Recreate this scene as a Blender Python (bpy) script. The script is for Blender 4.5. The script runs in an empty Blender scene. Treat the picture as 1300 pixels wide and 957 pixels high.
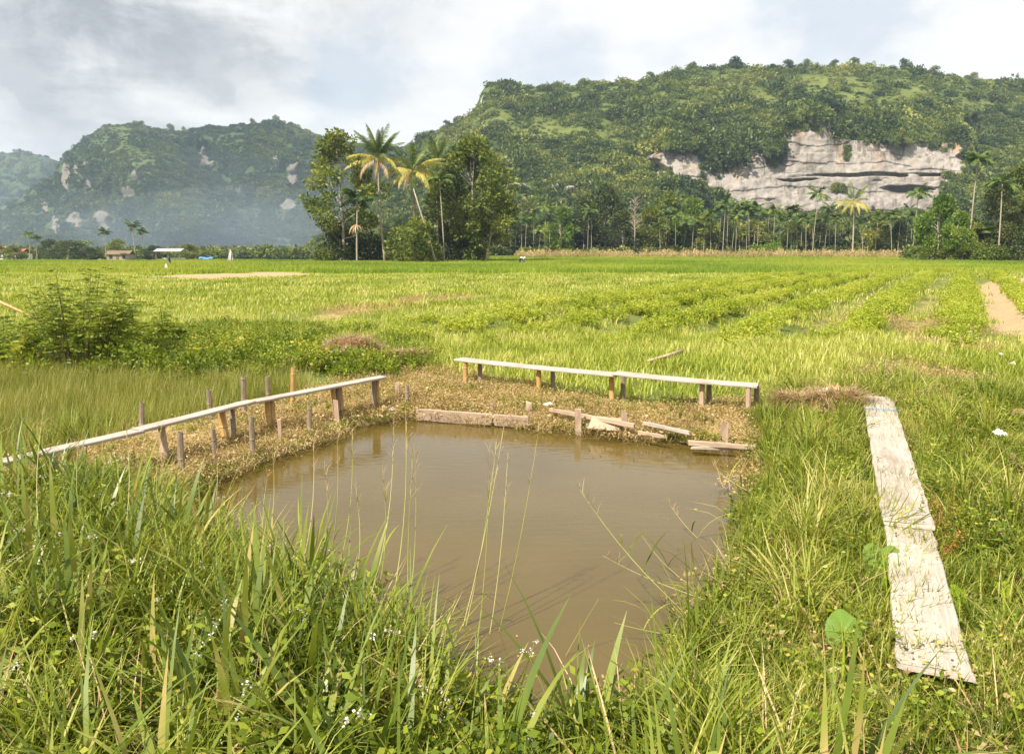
import bpy, math, random
import numpy as np
from mathutils import Vector, Matrix, Euler

random.seed(7)
R = np.random.RandomState(11)
SC = bpy.context.scene
COL = SC.collection
PI = math.pi

# ------------------------------------------------------------------ camera
FPX, PW, PH, PCX, PCY = 1000.0, 1300.0, 957.0, 650.0, 434.0
HORIZON = 317.0
PITCH = math.atan((PCY - HORIZON) / FPX)
CAM_Z = 2.0
cam_d = bpy.data.cameras.new("camera")
cam = bpy.data.objects.new("camera", cam_d)
COL.objects.link(cam)
cam.location = (0, 0, CAM_Z)
cam.rotation_euler = (PI / 2 - PITCH, 0, 0)
cam_d.sensor_width = 36.0
cam_d.lens = 36.0 * FPX / PW
cam_d.shift_y = -(PH / 2 - PCY) / PW
cam_d.clip_start = 0.05
cam_d.clip_end = 12000
SC.camera = cam


def ray(u, v):
    """direction through a photograph pixel, scaled to one metre of depth along +Y"""
    a = (np.asarray(u, float) - PCX) / FPX
    b = (PCY - np.asarray(v, float)) / FPX
    c, s = math.cos(PITCH), math.sin(PITCH)
    y = c + b * s
    z = -s + b * c
    return a / y, z / y


def G(u, v, z=0.0):
    dx, dz = ray(u, v)
    D = (z - CAM_Z) / dz
    return np.array([dx * D, D])


def P(u, v, D):
    dx, dz = ray(u, v)
    return np.array([dx * D, D, CAM_Z + dz * D])


# ------------------------------------------------------------------ light, sky, exposure
SUN_EL = math.radians(50)
to_sun_h = Vector((-0.68, -0.73, 0)).normalized()
to_sun = Vector((to_sun_h.x * math.cos(SUN_EL), to_sun_h.y * math.cos(SUN_EL), math.sin(SUN_EL)))
sun_d = bpy.data.lights.new("sun", "SUN")
sun_d.energy = 5.0
sun_d.angle = math.radians(0.6)
sun_d.color = (1.0, 0.93, 0.80)
sun = bpy.data.objects.new("sun", sun_d)
COL.objects.link(sun)
sun.rotation_euler = to_sun.to_track_quat("Z", "Y").to_euler()
sun.location = (-60, -40, 120)

SC.view_settings.view_transform = "Standard"
SC.view_settings.look = "None"
SC.view_settings.exposure = 1.02
SC.view_settings.gamma = 1.0
SC.cycles.max_bounces = 6
SC.cycles.diffuse_bounces = 3
SC.cycles.transmission_bounces = 4
SC.cycles.transparent_max_bounces = 8
SC.cycles.volume_bounces = 0
SC.cycles.use_denoising = True

world = bpy.data.worlds.new("World")
SC.world = world
world.use_nodes = True


class NT:
    """small helper for node trees"""

    def __init__(s, tree):
        s.t = tree

    def n(s, kind, _in=None, **kw):
        nd = s.t.nodes.new(kind)
        for k, v in kw.items():
            setattr(nd, k, v)
        for k, v in (_in or {}).items():
            sock = nd.inputs[k]
            if isinstance(v, bpy.types.NodeSocket):
                s.t.links.new(v, sock)
            else:
                sock.default_value = v
        return nd

    def m(s, op, a, b=0.0, c=None, clamp=False):
        d = {0: a, 1: b}
        if c is not None:
            d[2] = c
        return s.n("ShaderNodeMath", d, operation=op, use_clamp=clamp).outputs[0]

    def mix(s, f, a, b):
        nd = s.n("ShaderNodeMix", data_type="RGBA")
        for i, v in ((0, f), (6, a), (7, b)):
            if isinstance(v, bpy.types.NodeSocket):
                s.t.links.new(v, nd.inputs[i])
            else:
                nd.inputs[i].default_value = v if i == 0 else (*v, 1)[:4]
        return nd.outputs[2]

    def ramp(s, f, stops, interp="LINEAR"):
        nd = s.n("ShaderNodeValToRGB", {0: f})
        cr = nd.color_ramp
        cr.interpolation = interp
        while len(cr.elements) < len(stops):
            cr.elements.new(0.5)
        for e, (p, c) in zip(cr.elements, stops):
            e.position = p
            e.color = (*c, 1) if len(c) == 3 else c
        return nd.outputs[0]

    def noise(s, vec, scale, detail=4, rough=0.55, dist=0.0):
        nd = s.n("ShaderNodeTexNoise", {"Scale": scale, "Detail": detail, "Roughness": rough, "Distortion": dist})
        if vec is not None:
            s.t.links.new(vec, nd.inputs["Vector"])
        return nd.outputs["Fac"]

    def smooth(s, x, a, b):
        nd = s.n("ShaderNodeMapRange", {0: x, 1: a, 2: b, 3: 0.0, 4: 1.0}, interpolation_type="SMOOTHSTEP")
        return nd.outputs[0]


def build_world():
    t = world.node_tree
    t.nodes.clear()
    w = NT(t)
    sky = w.n("ShaderNodeTexSky", sky_type="NISHITA", sun_disc=False, sun_elevation=SUN_EL,
              sun_rotation=math.atan2(to_sun.x, to_sun.y))
    sky.air_density = 1.0
    sky.dust_density = 1.5
    tc = w.n("ShaderNodeTexCoord").outputs["Generated"]
    sep = w.n("ShaderNodeSeparateXYZ", {0: tc})
    zc = w.m("ADD", w.m("ABSOLUTE", sep.outputs[2]), 0.22)
    px = w.m("DIVIDE", sep.outputs[0], zc)
    py = w.m("DIVIDE", sep.outputs[1], zc)
    pv = w.n("ShaderNodeCombineXYZ", {0: px, 1: py, 2: 0.0}).outputs[0]

    wn = w.n("ShaderNodeTexNoise", {"Vector": tc, "Scale": 11.0, "Detail": 5.0, "Roughness": 0.6}).outputs["Color"]
    wv = w.n("ShaderNodeVectorMath", {0: w.n("ShaderNodeVectorMath", {0: wn, 1: (0.5, 0.5, 0.5)}, operation="SUBTRACT").outputs[0], 1: (0.16, 0.16, 0.10)}, operation="MULTIPLY").outputs[0]
    tcw = w.n("ShaderNodeVectorMath", {0: w.n("ShaderNodeVectorMath", {0: tc, 1: wv}, operation="ADD").outputs[0]}, operation="NORMALIZE").outputs[0]

    def blob(u, v, r0, r1):
        dx, dz = ray(u, v)
        c = Vector((float(dx), 1.0, float(dz))).normalized()
        d = w.n("ShaderNodeVectorMath", {0: tcw, 1: tuple(c)}, operation="DOT_PRODUCT").outputs["Value"]
        a = w.m("ARCCOSINE", w.m("MINIMUM", d, 1.0))
        return w.smooth(a, math.radians(r1), math.radians(r0))

    n1 = w.noise(pv, 1.5, 7, 0.56, 0.35)
    n2 = w.noise(w.n("ShaderNodeVectorMath", {0: pv, 1: (3.1, 7.7, 0.0)}, operation="ADD").outputs[0], 2.6, 6, 0.6, 0.3)
    n3 = w.noise(tc, 9.0, 6, 0.62, 0.2)
    # cover: mostly clouded, thin pale blue gaps
    gap = w.m("ADD", w.m("MULTIPLY", blob(440, 105, 0.5, 6.0), 0.30), w.m("MULTIPLY", blob(690, 82, 0.5, 6.5), 0.22))
    gap = w.m("ADD", gap, w.m("MULTIPLY", blob(1090, 20, 0.5, 8.0), 0.32))
    cov = w.m("SUBTRACT", n1, gap)
    cov = w.smooth(w.m("ADD", cov, w.m("MULTIPLY", n3, 0.18)), 0.33, 0.62)
    cov = w.m("ADD", w.m("MULTIPLY", cov, 0.40), 0.58)
    # grey undersides
    dk = w.m("MULTIPLY", blob(120, -60, 2.0, 18.0), 1.1)
    dk = w.m("ADD", dk, w.m("MULTIPLY", blob(430, -110, 2.0, 16.0), 0.45))
    dk = w.m("MULTIPLY", dk, w.smooth(w.m("ADD", w.m("MULTIPLY", n2, 0.6), w.m("MULTIPLY", n3, 0.4)), 0.30, 0.58))
    puff = w.m("ADD", blob(40, 100, 0.2, 3.6), w.m("MULTIPLY", blob(272, 118, 0.2, 3.2), 0.8))
    puff = w.m("MULTIPLY", w.smooth(w.m("MULTIPLY", puff, w.m("ADD", n3, 0.15)), 0.20, 0.62), 0.72)
    other = w.m("MULTIPLY", w.smooth(n2, 0.50, 0.80), 0.25)
    dk = w.m("MINIMUM", w.m("ADD", w.m("MAXIMUM", dk, puff), other), 1.0)
    cc = w.mix(dk, (7.7, 7.6, 7.4), (3.0, 3.12, 3.35))
    out = w.mix(cov, sky.outputs[0], cc)
    bg = w.n("ShaderNodeBackground", {0: out, 1: 0.072})
    o = w.n("ShaderNodeOutputWorld", {0: bg.outputs[0]})


build_world()


# ------------------------------------------------------------------ numpy helpers
def hash2(ix, iy, seed):
    h = (ix.astype(np.int64) * 374761393 + iy.astype(np.int64) * 668265263 + seed * 1442695041) & 0x7FFFFFFF
    h = (h ^ (h >> 13)) * 1274126177 & 0x7FFFFFFF
    h = h ^ (h >> 16)
    return (h & 0xFFFF) / 65535.0


def vnoise(x, y, seed=0):
    x, y = np.broadcast_arrays(np.asarray(x, float), np.asarray(y, float))
    ix, iy = np.floor(x), np.floor(y)
    fx, fy = x - ix, y - iy
    fx, fy = fx * fx * (3 - 2 * fx), fy * fy * (3 - 2 * fy)
    a, b = hash2(ix, iy, seed), hash2(ix + 1, iy, seed)
    c, d = hash2(ix, iy + 1, seed), hash2(ix + 1, iy + 1, seed)
    return (a * (1 - fx) + b * fx) * (1 - fy) + (c * (1 - fx) + d * fx) * fy


def fbm(x, y, seed=0, oct=4):
    s, a, n = 0.0, 0.5, 0.0
    for k in range(oct):
        s = s + a * vnoise(x * 2 ** k, y * 2 ** k, seed + k * 17)
        n += a
        a *= 0.5
    return s / n


def sst(a, b, x):
    t = np.clip((x - a) / (b - a), 0, 1)
    return t * t * (3 - 2 * t)


def inpoly(x, y, poly):
    inside = np.zeros(np.shape(x), bool)
    n = len(poly)
    for i in range(n):
        x0, y0 = poly[i]
        x1, y1 = poly[(i + 1) % n]
        if y0 == y1:
            continue
        c = ((y0 > y) != (y1 > y)) & (x < (x1 - x0) * (y - y0) / (y1 - y0) + x0)
        inside ^= c
    return inside


def sdpoly(x, y, poly):
    """signed distance, positive inside"""
    d = np.full(np.shape(x), 1e9)
    n = len(poly)
    for i in range(n):
        ax, ay = poly[i]
        bx, by = poly[(i + 1) % n]
        ex, ey = bx - ax, by - ay
        t = np.clip(((x - ax) * ex + (y - ay) * ey) / (ex * ex + ey * ey), 0, 1)
        d = np.minimum(d, np.hypot(x - ax - t * ex, y - ay - t * ey))
    return np.where(inpoly(x, y, poly), d, -d)


def mesh_data(name, V, F, mats=None, attrs=None, smooth=False, fmat=None):
    me = bpy.data.meshes.new(name)
    V = np.asarray(V, np.float32)
    if isinstance(F, np.ndarray):
        m, k = F.shape
        me.vertices.add(len(V))
        me.vertices.foreach_set("co", V.ravel())
        me.loops.add(m * k)
        me.loops.foreach_set("vertex_index", F.astype(np.int32).ravel())
        me.polygons.add(m)
        me.polygons.foreach_set("loop_start", np.arange(0, m * k, k, dtype=np.int32))
        me.update(calc_edges=True)
    else:
        me.from_pydata([tuple(map(float, v)) for v in V], [], [tuple(int(i) for i in f) for f in F])
        me.update()
    for a, val in (attrs or {}).items():
        at = me.attributes.new(a, "FLOAT", "POINT")
        at.data.foreach_set("value", np.asarray(val, np.float32))
    for mt in mats or []:
        me.materials.append(mt)
    if fmat is not None:
        me.polygons.foreach_set("material_index", np.asarray(fmat, np.int32))
    if smooth:
        me.polygons.foreach_set("use_smooth", np.ones(len(me.polygons), bool))
    return me


def link(name, me, parent=None, loc=None, rot=None, scl=None):
    o = bpy.data.objects.new(name, me)
    COL.objects.link(o)
    if parent is not None:
        o.parent = parent
    if loc is not None:
        o.location = [float(q) for q in loc]
    if rot is not None:
        o.rotation_euler = [float(q) for q in rot]
    if scl is not None:
        o.scale = scl if hasattr(scl, "__len__") else (scl, scl, scl)
    return o


def tag(o, label=None, cat=None, group=None, kind=None):
    for k, v in (("label", label), ("category", cat), ("group", group), ("kind", kind)):
        if v:
            o[k] = v
    return o


def thing(name, label, cat, loc=(0, 0, 0), rz=0.0, group=None, scl=1.0):
    o = link(name, None, None, loc, (0, 0, rz), scl)
    o.empty_display_size = 0.2
    return tag(o, label, cat, group)


class MB:
    """gathers vertices / faces / a random value per piece"""

    def __init__(s):
        s.V, s.F, s.R, s.M, s.n = [], [], [], [], 0

    def add(s, V, F, rnd=None, mat=0):
        V = np.asarray(V, float).reshape(-1, 3)
        F = np.asarray(F, int)
        s.V.append(V)
        s.F.append(F + s.n)
        s.R.append(np.full(len(V), R.rand()) if rnd is None else np.broadcast_to(np.asarray(rnd, float), (len(V),)))
        s.M.append(np.full(len(F), mat))
        s.n += len(V)
        return s

    def data(s, name, mats, smooth=False):
        V = np.concatenate(s.V)
        ks = {f.shape[1] for f in s.F}
        if len(ks) == 1:
            F = np.concatenate(s.F)
        else:
            F = [tuple(r) for f in s.F for r in f]
        return mesh_data(name, V, F, mats if isinstance(mats, (list, tuple)) else [mats], {"rnd": np.concatenate(s.R)}, smooth, np.concatenate(s.M))


def frame_from(d):
    d = np.asarray(d, float)
    d = d / (np.linalg.norm(d) + 1e-9)
    a = np.array([0, 0, 1.0]) if abs(d[2]) < 0.9 else np.array([1.0, 0, 0])
    x = np.cross(a, d)
    x /= np.linalg.norm(x)
    return x, np.cross(d, x)


def tube(pts, rad, sides=7, caps=True):
    """quads only; caps are folded to tiny rings"""
    pts = np.asarray(pts, float)
    rad = np.broadcast_to(np.asarray(rad, float), (len(pts),)).copy()
    if caps:
        pts = np.vstack([pts[:1], pts, pts[-1:]])
        rad = np.concatenate([[rad[0] * 0.02], rad, [rad[-1] * 0.02]])
    tang = np.gradient(pts, axis=0)
    tang[0] = pts[min(2, len(pts) - 1)] - pts[0]
    tang[-1] = pts[-1] - pts[max(0, len(pts) - 3)]
    x, y = frame_from(pts[-1] - pts[0])
    V = []
    for p, r, t in zip(pts, rad, tang):
        t = t / (np.linalg.norm(t) + 1e-9)
        xx = x - t * np.dot(x, t)
        xx /= np.linalg.norm(xx) + 1e-9
        yy = np.cross(t, xx)
        a = np.arange(sides) / sides * 2 * PI
        V.append(p + r * (np.cos(a)[:, None] * xx + np.sin(a)[:, None] * yy))
    V = np.concatenate(V)
    n = len(pts)
    F = []
    for i in range(n - 1):
        for j in range(sides):
            k = (j + 1) % sides
            F.append((i * sides + j, i * sides + k, (i + 1) * sides + k, (i + 1) * sides + j))
    return V, np.array(F)


def blades(base, az, L, W, lean, curve, seg=3, prof=None):
    """grass blades: N ribbons bending over; returns V, F(quads), rnd"""
    base = np.asarray(base, float).reshape(-1, 3)
    N = len(base)
    b = lambda q: np.broadcast_to(np.asarray(q, float), (N,))
    az, L, W, lean, curve = b(az), b(L), b(W), b(lean), b(curve)
    dirh = np.stack([np.cos(az), np.sin(az), np.zeros(N)], 1)
    side = np.stack([-np.sin(az), np.cos(az), np.zeros(N)], 1)
    prof = prof or {2: (0.75, 0.8, 0.05), 3: (0.7, 1.0, 0.75, 0.04), 4: (0.6, 0.95, 0.95, 0.6, 0.03), 5: (0.5, 0.9, 1.0, 0.85, 0.5, 0.02)}[seg]
    pos = base.copy()
    V = np.zeros((N, seg + 1, 2, 3))
    up = np.array([0, 0, 1.0])
    for i in range(seg + 1):
        w = (W * prof[i] * 0.5)[:, None]
        V[:, i, 0] = pos - side * w
        V[:, i, 1] = pos + side * w
        ang = lean + curve * (i / seg)
        step = (L / seg)[:, None]
        pos = pos + step * (np.cos(ang)[:, None] * up + np.sin(ang)[:, None] * dirh)
    F = []
    for i in range(seg):
        F.append(np.array([i * 2, i * 2 + 1, i * 2 + 3, i * 2 + 2]))
    F = np.stack(F)
    off = np.arange(N)[:, None, None] * (seg + 1) * 2
    rnd = np.repeat(R.rand(N), (seg + 1) * 2)
    return V.reshape(-1, 3), (F[None] + off).reshape(-1, 4), rnd


def leaves(pos, out, size, aspect=0.5, droop=0.3, spread=0.7):
    """rhombus leaf cards at pos pointing roughly along out"""
    pos = np.asarray(pos, float).reshape(-1, 3)
    N = len(pos)
    d = np.asarray(out, float) + R.randn(N, 3) * spread
    d[:, 2] -= droop
    d /= np.linalg.norm(d, axis=1)[:, None] + 1e-9
    a = R.randn(N, 3)
    s = np.cross(d, a)
    s /= np.linalg.norm(s, axis=1)[:, None] + 1e-9
    size = np.broadcast_to(np.asarray(size, float), (N,))[:, None] * (0.7 + 0.6 * R.rand(N, 1))
    n = np.cross(s, d)
    V = np.stack([pos, pos + d * size * 0.5 + s * size * aspect * 0.5 + n * size * 0.08, pos + d * size,
                  pos + d * size * 0.5 - s * size * aspect * 0.5 + n * size * 0.08], 1)
    F = np.arange(4)[None] + 4 * np.arange(N)[:, None]
    return V.reshape(-1, 3), F, np.repeat(R.rand(N), 4)


# ------------------------------------------------------------------ materials
def new_mat(name):
    m = bpy.data.materials.new(name)
    m.use_nodes = True
    m.node_tree.nodes.clear()
    return m, NT(m.node_tree)


def foliage(name, stops, transl=0.35, nscale=0.8, w_rnd=0.45, w_obj=0.2, rough=0.5, spec=0.3, ttint=(1.15, 1.1, 0.7)):
    m, w = new_mat(name)
    pos = w.n("ShaderNodeNewGeometry").outputs["Position"]
    nz = w.smooth(w.noise(pos, nscale, 3), 0.3, 0.7)
    at = w.n("ShaderNodeAttribute", attribute_name="rnd").outputs["Fac"]
    ob = w.n("ShaderNodeObjectInfo").outputs["Random"]
    f = w.m("ADD", w.m("MULTIPLY", at, w_rnd), w.m("MULTIPLY", ob, w_obj))
    f = w.m("ADD", f, w.m("MULTIPLY", nz, 1.0 - w_rnd - w_obj))
    f = w.n("ShaderNodeMapRange", {0: f, 1: 0.18, 2: 0.82}).outputs[0]
    col = w.ramp(f, stops)
    pb = w.n("ShaderNodeBsdfPrincipled", {"Base Color": col, "Roughness": rough, "Specular IOR Level": spec})
    tcol = w.n("ShaderNodeVectorMath", {0: col, 1: ttint}, operation="MULTIPLY").outputs[0]
    tr = w.n("ShaderNodeBsdfTranslucent", {"Color": tcol})
    mx = w.n("ShaderNodeMixShader", {0: transl, 1: pb.outputs[0], 2: tr.outputs[0]})
    w.n("ShaderNodeOutputMaterial", {0: mx.outputs[0]})
    return m


def solid(name, stops, nscale=6.0, rough=0.8, bump=0.0, stretch=(1, 1, 1), w_rnd=0.2, spec=0.3, detail=5):
    m, w = new_mat(name)
    tc = w.n("ShaderNodeTexCoord").outputs["Object"]
    mp = w.n("ShaderNodeMapping", {0: tc, 3: stretch}).outputs[0]
    nz = w.noise(mp, nscale, detail, 0.6)
    at = w.n("ShaderNodeAttribute", attribute_name="rnd").outputs["Fac"]
    f = w.m("ADD", w.m("MULTIPLY", w.smooth(nz, 0.25, 0.75), 1 - w_rnd), w.m("MULTIPLY", at, w_rnd))
    col = w.ramp(f, stops)
    pb = w.n("ShaderNodeBsdfPrincipled", {"Base Color": col, "Roughness": rough, "Specular IOR Level": spec})
    if bump:
        b = w.n("ShaderNodeBump", {"Strength": bump, "Distance": 0.02, "Height": nz})
        w.t.links.new(b.outputs[0], pb.inputs["Normal"])
    w.n("ShaderNodeOutputMaterial", {0: pb.outputs[0]})
    return m


M = {}
M["lush"] = foliage("lush_grass", [(0.0, (0.07, 0.10, 0.010)), (0.35, (0.165, 0.21, 0.018)), (0.7, (0.29, 0.32, 0.04)), (1.0, (0.48, 0.42, 0.14))], 0.4, 1.3)
M["reed"] = foliage("reed_leaf", [(0.0, (0.065, 0.105, 0.012)), (0.5, (0.155, 0.205, 0.025)), (0.85, (0.26, 0.29, 0.045)), (1.0, (0.46, 0.36, 0.14))], 0.38, 2.0, spec=0.45, rough=0.4)
M["field"] = foliage("field_grass", [(0.0, (0.16, 0.21, 0.02)), (0.35, (0.29, 0.34, 0.035)), (0.7, (0.42, 0.44, 0.08)), (1.0, (0.56, 0.50, 0.20))], 0.4, 0.28)
M["straw"] = foliage("dry_straw", [(0.0, (0.16, 0.085, 0.035)), (0.5, (0.34, 0.21, 0.10)), (1.0, (0.52, 0.38, 0.21))], 0.15, 6.0, w_rnd=0.7, w_obj=0.1)
M["litter"] = foliage("cut_weeds", [(0.0, (0.15, 0.125, 0.03)), (0.2, (0.25, 0.21, 0.055)), (0.5, (0.38, 0.26, 0.105)), (0.8, (0.47, 0.32, 0.16)), (1.0, (0.52, 0.42, 0.22))], 0.25, 1.6, w_rnd=0.55)
M["marsh"] = foliage("marsh_grass", [(0.0, (0.13, 0.15, 0.02)), (0.5, (0.26, 0.27, 0.05)), (1.0, (0.40, 0.36, 0.12))], 0.4, 0.5)
M["weed"] = foliage("weed_leaf", [(0.0, (0.055, 0.095, 0.008)), (0.45, (0.15, 0.205, 0.015)), (0.8, (0.27, 0.32, 0.028)), (1.0, (0.42, 0.38, 0.06))], 0.4, 1.5)
M["crop"] = foliage("crop_leaf", [(0.0, (0.17, 0.23, 0.016)), (0.45, (0.32, 0.38, 0.03)), (0.8, (0.43, 0.47, 0.055)), (1.0, (0.54, 0.51, 0.11))], 0.4, 0.5)
M["rice"] = foliage("rice_leaf", [(0.0, (0.13, 0.21, 0.015)), (0.5, (0.22, 0.30, 0.025)), (1.0, (0.36, 0.37, 0.045))], 0.4, 0.035, w_rnd=0.3, w_obj=0.1)
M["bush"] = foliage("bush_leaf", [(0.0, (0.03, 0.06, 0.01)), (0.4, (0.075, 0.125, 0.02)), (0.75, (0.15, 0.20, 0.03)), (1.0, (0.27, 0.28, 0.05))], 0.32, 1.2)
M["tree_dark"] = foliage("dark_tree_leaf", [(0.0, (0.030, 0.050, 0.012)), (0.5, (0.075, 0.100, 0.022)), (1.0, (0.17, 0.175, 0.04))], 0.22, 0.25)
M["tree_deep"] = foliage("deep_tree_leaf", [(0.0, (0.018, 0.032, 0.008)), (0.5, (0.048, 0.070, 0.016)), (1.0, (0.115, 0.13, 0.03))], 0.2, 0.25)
M["tree_mid"] = foliage("green_tree_leaf", [(0.0, (0.045, 0.075, 0.010)), (0.45, (0.12, 0.155, 0.022)), (0.8, (0.21, 0.23, 0.035)), (1.0, (0.30, 0.28, 0.06))], 0.3, 0.3)
M["tree_light"] = foliage("bright_tree_leaf", [(0.0, (0.05, 0.10, 0.01)), (0.5, (0.12, 0.20, 0.02)), (1.0, (0.24, 0.30, 0.045))], 0.35, 0.3)
M["hill_tree"] = foliage("hill_tree_leaf", [(0.0, (0.020, 0.040, 0.012)), (0.4, (0.070, 0.105, 0.022)), (0.7, (0.135, 0.17, 0.032)), (1.0, (0.24, 0.25, 0.05))], 0.22, 0.022, w_rnd=0.22, w_obj=0.42)
M["mountain_tree"] = foliage("mountain_tree_leaf", [(0.0, (0.020, 0.042, 0.018)), (0.45, (0.050, 0.082, 0.028)), (0.75, (0.090, 0.120, 0.034)), (1.0, (0.18, 0.20, 0.05))], 0.2, 0.014, w_rnd=0.3, w_obj=0.3)
M["frond_green"] = foliage("green_frond", [(0.0, (0.05, 0.085, 0.015)), (0.6, (0.11, 0.16, 0.03)), (1.0, (0.22, 0.24, 0.05))], 0.3, 0.6)
M["frond_yellow"] = foliage("yellow_frond", [(0.0, (0.20, 0.21, 0.03)), (0.5, (0.42, 0.36, 0.06)), (1.0, (0.58, 0.48, 0.12))], 0.3, 0.6)
M["frond_dry"] = foliage("withered_frond", [(0.0, (0.28, 0.17, 0.08)), (1.0, (0.52, 0.38, 0.22))], 0.2, 0.6)
M["areca"] = foliage("areca_frond", [(0.0, (0.03, 0.06, 0.012)), (0.6, (0.075, 0.12, 0.022)), (1.0, (0.16, 0.20, 0.04))], 0.25, 0.5)
M["bark"] = solid("pale_bark", [(0.0, (0.20, 0.16, 0.12)), (0.6, (0.34, 0.28, 0.22)), (1.0, (0.45, 0.39, 0.31))], 3.0, 0.9, 0.4, (1, 1, 3))
M["bark_dark"] = solid("brown_bark", [(0.0, (0.10, 0.065, 0.04)), (1.0, (0.24, 0.17, 0.11))], 3.0, 0.9, 0.4, (1, 1, 0.5))
M["white_flower"] = foliage("white_petals", [(0.0, (0.50, 0.42, 0.40)), (1.0, (0.72, 0.68, 0.64))], 0.2)
M["culm"] = foliage("grass_culm", [(0.0, (0.26, 0.28, 0.06)), (0.6, (0.44, 0.43, 0.15)), (1.0, (0.55, 0.48, 0.24))], 0.2, 3.0)
M["shrub"] = foliage("feathery_leaf", [(0.0, (0.085, 0.125, 0.012)), (0.5, (0.20, 0.26, 0.025)), (1.0, (0.34, 0.37, 0.05))], 0.42, 1.5, w_rnd=.6)
M["sorrel"] = foliage("red_weed", [(0.0, (0.22, 0.06, 0.02)), (0.6, (0.40, 0.16, 0.05)), (1.0, (0.42, 0.28, 0.06))], 0.3, 4.0, w_rnd=0.7)
M["taro"] = foliage("taro_leaf", [(0.0, (0.10, 0.19, 0.02)), (1.0, (0.20, 0.30, 0.06))], 0.35, 8.0, rough=0.42, w_rnd=0.8)
M["taro_yellow"] = foliage("yellow_green_leaf", [(0.0, (0.24, 0.34, 0.02)), (1.0, (0.34, 0.42, 0.03))], 0.45, 8.0)

# ------------------------------------------------------------------ terrain layout (metres, camera above the origin)
WATER_Z, MARSH_Z = -0.20, -0.22
POND = [tuple(G(u, v, WATER_Z)) for u, v in ((517, 531), (462, 541), (400, 563), (330, 590), (268, 616), (222, 655), (300, 705), (408, 760), (535, 832), (610, 912), (700, 955), (800, 930),
        (852, 830), (905, 740), (945, 665), (958, 612), (957, 574), (870, 563), (780, 555), (640, 541))]
MARSH = [(-2.75, 11.6), (-3.55, 9.5), (-4.75, 7.3), (-6.6, 4.6), (-14, 4.2), (-16, 15.6), (-9.5, 15.7), (-6.3, 14.4), (-4.2, 13.2)]
ROW_D = (math.sin(math.radians(29.7)), math.cos(math.radians(29.7)))


def crop_mask(x, y):
    q = x * ROW_D[1] - y * ROW_D[0]
    return sst(15, 22, y) * sst(63, 52, y) * sst(-13.5, -11, q) * sst(4.5, 2.5, q), q


def gz(x, y):
    x, y = np.broadcast_arrays(np.asarray(x, float), np.asarray(y, float))
    near = sst(120, 30, y)
    z = 0.10 * (fbm(x * 0.7, y * 0.7, 3) - 0.5) * near + 0.30 * (fbm(x * 0.07, y * 0.07, 5) - 0.5) * sst(14, 40, np.hypot(x, y))
    z = z + 0.05 * (fbm(x * 3.0, y * 3.0, 9, 3) - 0.5) * sst(40, 14, y)
    cm, q = crop_mask(x, y)
    z = z + cm * 0.17 * np.cos(q * 2 * PI / 2.1)
    z = z - 1.9 * sst(124, 230, y) * sst(-5, -40, x)
    # dug earth at the right edge
    cx, cy = G(1300, 545)
    z = z + 0.30 * np.exp(-(((x - cx) / 0.9) ** 2 + ((y - cy) / 1.5) ** 2))
    n = (np.abs(x) < 24) & (y < 24)
    if n.any():
        z = np.array(z, float)
        xs, ys = x[n], y[n]
        wob = 0.14 * (fbm(xs * 2.2, ys * 2.2, 21, 3) - 0.5)
        zn = z[n] - 0.13 * sst(-0.85, -0.03, sdpoly(xs, ys, POND) + wob * .5)
        k = sst(-0.05, 0.13, sdpoly(xs, ys, POND) + 0.4 * wob)
        zn = zn * (1 - k) - 0.95 * k
        k2 = sst(-0.05, 0.45, sdpoly(xs, ys, MARSH) + wob * 1.6)
        z[n] = zn * (1 - k2) + (MARSH_Z + 0.3 * z[n]) * k2
    return z


def gpix(u, v, it=24):
    """ground point seen at a photograph pixel"""
    z = 0.0
    for _ in range(it):
        x, y = G(u, v, z)
        z = 0.5 * z + 0.5 * float(gz(x, y))
    return np.array([x, y, float(gz(x, y))])


BANK = [tuple(G(*q)) for q in ((430, 452), (520, 452), (600, 478), (700, 495), (800, 512), (960, 505), (1000, 530), (985, 575), (1010, 600), (930, 640), (880, 560), (700, 545), (520, 535))]
LBANK = [(-1.6, 12.6), (-1.2, 11.2), (-2.3, 9.5), (-3.1, 8.6), (-3.2, 7.2), (-3.0, 5.8), (-4.6, 5.4), (-5.6, 5.6), (-4.5, 7.6), (-3.4, 9.6), (-2.6, 11.6)]
SOIL = [[tuple(G(*q)) for q in ((1235, 362), (1310, 352), (1420, 352), (1420, 420), (1310, 425), (1262, 415), (1240, 395))],
        [tuple(G(*q)) for q in ((1265, 520), (1330, 500), (1420, 520), (1420, 590), (1310, 600), (1275, 560))],
        [tuple(G(*q)) for q in ((150, 353.5), (230, 348.5), (330, 346), (400, 346.5), (390, 350.5), (300, 353.0), (240, 354))]]
PATH = [tuple(G(*q)) for q in ((370, 405), (440, 392), (520, 382), (640, 370), (640, 374), (540, 388), (470, 400), (400, 410))]


def axis(lo, hi, flo, fhi, step, grow):
    a = list(np.arange(flo, fhi, step))
    s, q = step, a[-1]
    while q < hi:
        s *= grow
        q += s
        a.append(q)
    s, q, b = step, flo, []
    while q > lo:
        s *= grow
        q -= s
        b.append(q)
    return np.array(b[::-1] + a)


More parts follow.
